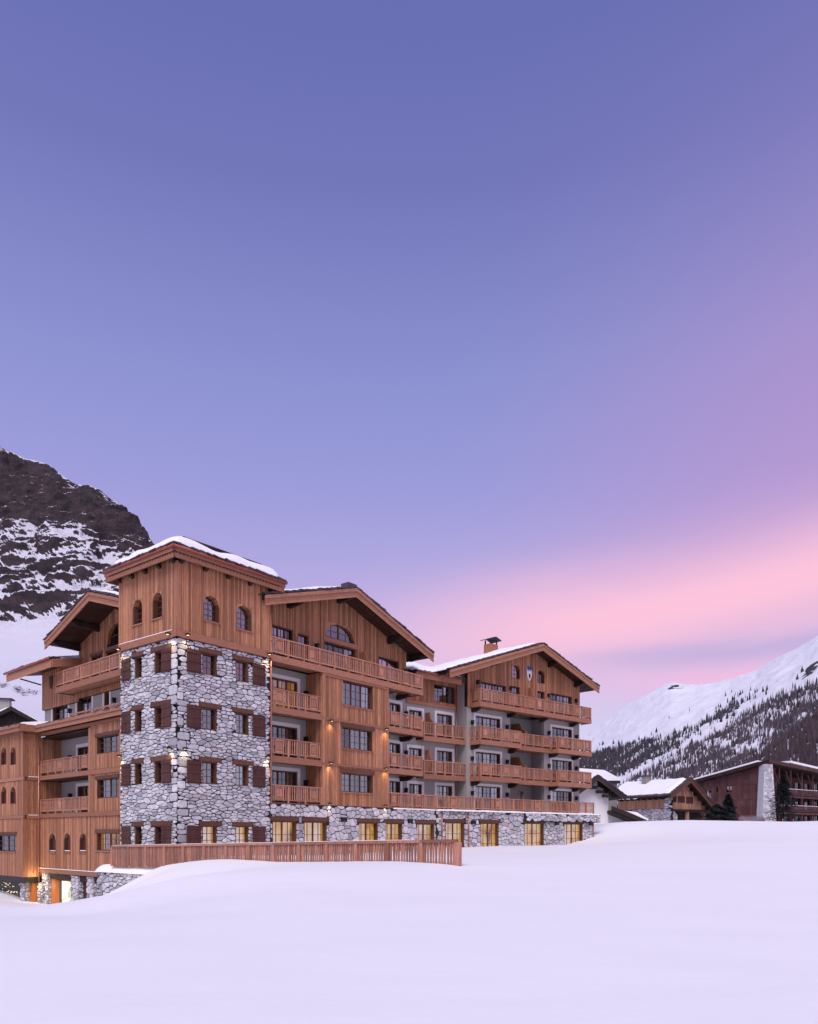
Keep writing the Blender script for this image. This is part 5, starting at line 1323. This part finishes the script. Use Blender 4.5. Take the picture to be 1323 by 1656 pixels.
# craggy mountain on the west side
sky = [(-420, 660, 1000), (-200, 690, 980), (-60, 700, 960), (0, 720, 945), (16, 733, 940), (41, 742, 930), (58, 746, 925), (79, 753, 920), (103, 771, 910), (128, 784, 900), (163, 794, 890), (187, 811, 880), (212, 836, 872), (239, 860, 865),
       (247, 874, 862), (275, 910, 860), (330, 975, 850), (450, 1070, 840), (620, 1180, 830)]
foot = [(-420, 800, 900), (-200, 830, 890), (-60, 850, 880), (0, 838, 870), (30, 838, 862), (60, 852, 856), (90, 842, 850), (130, 850, 845), (165, 868, 840), (200, 880, 835), (230, 893, 832), (250, 905, 830), (300, 960, 825), (450, 1100, 810), (620, 1200, 800)]
mid = [(-420, 985, 690), (-200, 1000, 670), (0, 1002, 660), (60, 1000, 655), (130, 990, 655), (200, 1000, 650), (330, 1060, 640), (620, 1225, 630)]
mid2 = [(-420, 1060, 585), (-200, 1068, 570), (0, 1068, 560), (130, 1062, 555), (200, 1070, 550), (330, 1110, 545), (620, 1250, 540)]
mid3 = [(-420, 1130, 480), (-200, 1134, 465), (0, 1134, 460), (130, 1132, 455), (330, 1165, 450), (620, 1275, 445)]
mid4 = [(-420, 1202, 375), (-200, 1205, 365), (0, 1205, 360), (130, 1205, 355), (330, 1225, 350), (620, 1300, 345)]
low = [(-420, 1345, 240), (-200, 1345, 230), (0, 1345, 225), (130, 1345, 220), (330, 1345, 215), (620, 1350, 210)]
def dispW(p, r, c, n):
    q = p * .011; k = r / n
    cl = max(0, 1 - abs(k - .125) / .14)
    rough = 1 if k < .62 else max(0.05, 1 - (k - .62) / .10)
    st = mnoise.ridged_multi_fractal(Vector((q.x * 1.2 + q.z * .8, q.y * .8, q.z * 2.4 - q.x * .7)), .9, 2.15, 6, 1.0, 2.0)
    v = (st - 1.1) * 12 * rough * (1 - .3 * cl)
    v += cl * 7 * mnoise.ridged_multi_fractal(Vector((q.x * 2.6, q.y * 2.6, q.z * .5)), .9, 2.1, 5, 1.0, 2.0) - 5 * cl
    v += 5 * mnoise.noise(p * .02) * rough + 2.0 * fbm(p * .045, 5) * rough
    e = min(1, r / 6.0)
    return v * (.25 + .75 * e) - (3 * cl if r < 3 else 0)
Vw, Nw, fw_ = loft([[at(*q) for q in L] for L in (sky, foot, mid, mid2, mid3, mid4, low)], np.concatenate([np.linspace(-420, -40, 60), np.linspace(-39, 270, 380), np.linspace(275, 620, 60)]), (110, 160, 60, 40, 30, 30), dispW, 1)
nr, nc = Vw.shape[:2]; rk = np.zeros((nr, nc))
for r in range(nr):
    k = r / nr
    for c in range(nc):
        p = Vector(Vw[r, c]); q = p * .011
        steep = 1 - Nw[r, c, 2]
        st = mnoise.ridged_multi_fractal(Vector((q.x * 1.2 + q.z * .8, q.y * .8, q.z * 2.4 - q.x * .7)), .9, 2.15, 6, 1.0, 2.0)
        f_ = .5 + .5 * mnoise.noise(p * .016); f2 = mnoise.fractal(p * .05, .8, 2.1, 4)
        if k < .252: x = .40 + steep * .85 + .22 * f2 - (.35 if k < .02 else 0)
        else:
            fade = max(0, min(1, (.70 - k) / .09)); x = (.33 + (steep - .42) * 1.1 + (st - 1.15) * .40 + (f_ - .5) * .55 + .26 * f2) * fade + .02 * (1 - fade) + .20 * mnoise.fractal(Vector((p.x * .16 + p.z * .1, p.y * .1, p.z * .28 - p.x * .12)), .7, 2.1, 3) * fade
        rk[r, c] = x
M['mtw'] = mountain_mat('west_mountain_rock', (.042, .033, .039), (.10, .073, .08), .06, (.58, .58, .645))  # snow colour is darkened here to carry the valley shade
mountain('west_mountain', Vw, fw_, rk, 'mtw')
back = [tuple(np.array(at(*q)) + np.array((-60, 400, -260))) for q in sky]

# snowy mountain on the east side
skyE = [(500, 1345, 3900), (700, 1300, 3800), (850, 1245, 3700), (905, 1217, 3600), (953, 1191, 3500), (1005, 1152, 3350), (1040, 1128, 3250), (1078, 1108.5, 3150), (1087, 1105.5, 3130), (1103, 1109, 3080), (1127, 1111.5, 3000), (1145, 1108.5, 2950), (1182, 1100, 2880),
        (1225, 1082, 2780), (1252, 1065, 2700), (1285, 1050, 2600), (1323, 1028, 2500), (1420, 985, 2400), (1560, 930, 2300), (1800, 880, 2250)]
midE = [(500, 1348, 2900), (850, 1300, 2700), (953, 1262, 2500), (1078, 1225, 2200), (1190, 1190, 1950), (1323, 1150, 1700), (1560, 1080, 1500), (1800, 1040, 1450)]
lowE = [(500, 1349, 1800), (850, 1347, 1500), (1078, 1346, 1200), (1323, 1344, 950), (1560, 1342, 850), (1800, 1342, 830)]
def dispE(p, r, c, n):
    k = r / n; e = min(1, r / 5.0)
    v = 26 * mnoise.noise(p * .0016) + 9 * (mnoise.ridged_multi_fractal(p * .006, .9, 2.1, 5, 1.0, 2.0) - 1) + 3 * fbm(p * .02, 4)
    return v * (.12 + .88 * e)
Ve, Ne, fe_ = loft([[at(*q) for q in L] for L in (skyE, midE, lowE)], np.concatenate([np.linspace(500, 870, 40), np.linspace(875, 1400, 340), np.linspace(1405, 1800, 40)]), (160, 90), dispE, 2)
nr, nc = Ve.shape[:2]
pxE = CX + Ve[..., 0] / Ve[..., 1] * F; pyE = HOR - (Ve[..., 2] - CZ) / Ve[..., 1] * F
rk = np.zeros((nr, nc))
for r in range(nr):
    for c in range(nc):
        p = Vector(Ve[r, c]); n1 = mnoise.ridged_multi_fractal(Vector((p.x * .006, p.y * .006, p.z * .013)), .9, 2.1, 5, 1.0, 2.0); n2 = mnoise.noise(p * .0035); n3 = mnoise.fractal(p * .02, .7, 2.1, 4)
        x = .08 + (n1 - 1.2) * .22 + .16 * n2 + (.28 if r < 2 else 0) * max(0, n2 + .4)
        px, py = pxE[r, c], pyE[r, c]
        # outcrops: a summit knob and a crag high on the right shoulder
        x += (.30 + .75 * n3) * math.exp(-((px - 1093) / 14) ** 2 - ((py - 1112) / 7) ** 2) + (.7 + .6 * n3) * math.exp(-((px - 1312) / 20) ** 2 - ((py - 1083 + (px - 1312) * .6) / 9) ** 2) + .6 * math.exp(-((px - 1350) / 25) ** 2 - ((py - 1062) / 18) ** 2)
        rk[r, c] = x
M['mte'] = mountain_mat('east_mountain_snow', (.075, .065, .075), (.13, .11, .12), .02, (.70, .70, .745))
mountain('east_mountain', Ve, fe_, rk, 'mte')
# nearer wooded spur on the far right
skyN = [(1120, 1300, 900), (1180, 1262, 850), (1235, 1222, 800), (1275, 1190, 760), (1323, 1155, 720), (1400, 1105, 700), (1560, 1040, 690), (1750, 1000, 690)]
lowN = [(1120, 1346, 620), (1235, 1345, 540), (1323, 1345, 480), (1560, 1345, 430), (1750, 1345, 430)]
Vn, Nn, fn_ = loft([[at(*q) for q in L] for L in (skyN, lowN)], np.linspace(1120, 1750, 110), (60,), lambda p, r, c, n: (4 * mnoise.noise(p * .012) + 1.5 * mnoise.noise(p * .05)) * min(1, r / 5), 3)
mountain('wooded_spur', Vn, fn_, np.full(Vn.shape[:2], .1), 'mte')
# forests: too many far trees to count
def forest(name, V, N, count, dens, hmin, hmax, wr, mat, label, seed, sides=5):
    R = np.random.default_rng(seed); nr, nc = V.shape[:2]; v, f = [], []
    got = 0; tries = 0
    while got < count and tries < count * 60:
        tries += 1
        r, c = R.uniform(0, nr - 1.001), R.uniform(0, nc - 1.001); i, j = int(r), int(c); a, b = r - i, c - j
        p = V[i, j] * (1 - a) * (1 - b) + V[i + 1, j] * a * (1 - b) + V[i, j + 1] * (1 - a) * b + V[i + 1, j + 1] * a * b
        px = CX + p[0] / p[1] * F; py = HOR - (p[2] - CZ) / p[1] * F
        if R.random() > dens(px, py, p): continue
        got += 1; h = R.uniform(hmin, hmax); w_ = h * wr * R.uniform(.7, 1.3); k = len(v); ph = R.uniform(0, 6.28); lean = R.uniform(-.04, .04) * h
        for t, wd in ((.0, .55), (.22, 1.0), (.55, .62)):
            for s in range(sides): an = ph + 6.283 * s / sides; jit = R.uniform(.6, 1.25); v.append((p[0] + math.cos(an) * w_ * wd * jit, p[1] + math.sin(an) * w_ * wd * jit, p[2] + h * t - 1))
        v.append((p[0] + lean, p[1], p[2] + h))
        for lv in range(2):
            for s in range(sides): f.append((k + lv * sides + s, k + lv * sides + (s + 1) % sides, k + (lv + 1) * sides + (s + 1) % sides, k + (lv + 1) * sides + s))
        for s in range(sides): f.append((k + 2 * sides + s, k + 2 * sides + (s + 1) % sides, k + 3 * sides))
    return tag(make(name, v, f, mat), label, 'forest', kind='stuff')
up_edge = [(880, 1262), (940, 1226), (981, 1212), (1060, 1195), (1133, 1175), (1179, 1140), (1240, 1124), (1323, 1102), (1500, 1060)]
ue = np.array(up_edge, float)
def densE(px, py, p):
    if px < 890 or px > 1480: return 0
    e = np.interp(px, ue[:, 0], ue[:, 1]); b = py - e
    n = mnoise.noise(Vector((p[0] * .004, p[1] * .004, p[2] * .012))); n2 = mnoise.noise(Vector((p[0] * .02, p[1] * .006, p[2] * .02)))
    if b < 0: return .10 * math.exp(b / 7.0) if n2 > -.1 else 0
    # snowy avalanche gully running down to the left
    gy = 1256 - (px - 1020) * .58; g = abs(py - gy - 8 * n)
    k = 1.0
    if g < 7: k = .07
    elif g < 12: k = .35
    if py > gy + 9:
        k *= .95 if n2 > -.12 else .30
        hole = math.exp(-((px - 1172) / 10) ** 2 - ((py - 1203) / 12) ** 2); k *= 1 - .85 * hole
    else: k *= min(1, .35 + b / 14) * (1 if n > -.35 else .4)
    return k
forest('larch_forest', Ve, Ne, 15000, lambda a, b, p: densE(a, b, p) * (1 if b > 1150 - (a - 1180) * .3 else .3), 11, 19, .075, 'larch', 'bare larch forest covering the lower slopes of the snowy east mountain', 5)
forest('conifer_forest', Ve, Ne, 3600, lambda a, b, p: densE(a, b, p) * (1 if b < 1256 - (a - 1020) * .58 else .25), 11, 20, .17, 'pine', 'dark conifer wood along the upper forest edge of the east mountain', 6)
M['spurwood'] = leaf_mat('bare_spur_wood', (.075, .045, .055))
forest('spur_forest', Vn, Nn, 5200, lambda a, b, p: (1.0 if mnoise.noise(Vector((p[0] * .02, p[1] * .02, 0))) > -.3 else .5) if 1100 < a < 1500 else 0, 6, 11, .17, 'spurwood', 'dense leafless wood covering the near spur above the timber building', 7)
# scattered shrubs on the snow apron of the west mountain
R = random.Random(2)
for i, (px, py) in enumerate(((8, 1111), (27, 1117), (29, 1121), (33, 1119), (38, 1126), (46, 1122), (57, 1124), (3, 1113))):
    # distance from the lofted apron below that pixel
    pxa = CX + Vw[..., 0] / Vw[..., 1] * F; pya = HOR - (Vw[..., 2] - CZ) / Vw[..., 1] * F
    k = np.argmin((pxa - px) ** 2 + (pya - py) ** 2); p = Vw.reshape(-1, 3)[k]
    v, f = [], []
    for q in range(70):
        c = Vector((p[0] + R.gauss(0, 1.1), p[1] + R.gauss(0, 1.1), p[2] + R.uniform(.2, 2.6))); s = R.uniform(.2, .5); b = len(v)
        d = Vector((R.gauss(0, 1), R.gauss(0, 1), R.gauss(0, 1))).normalized() * s; e = d.orthogonal().normalized() * s * .4
        v += [tuple(c - d + e), tuple(c - d - e), tuple(c + d)]; f.append((b, b + 1, b + 2))
    b = len(v); v += [(p[0] - .1, p[1], p[2] - .5), (p[0] + .1, p[1], p[2] - .5), (p[0], p[1], p[2] + 2)]; f.append((b, b + 1, b + 2))
    tag(make('shrub', v, f, 'larch'), 'small bare shrub on the snow apron below the craggy mountain', 'shrub', 'shrubs on the snow apron')
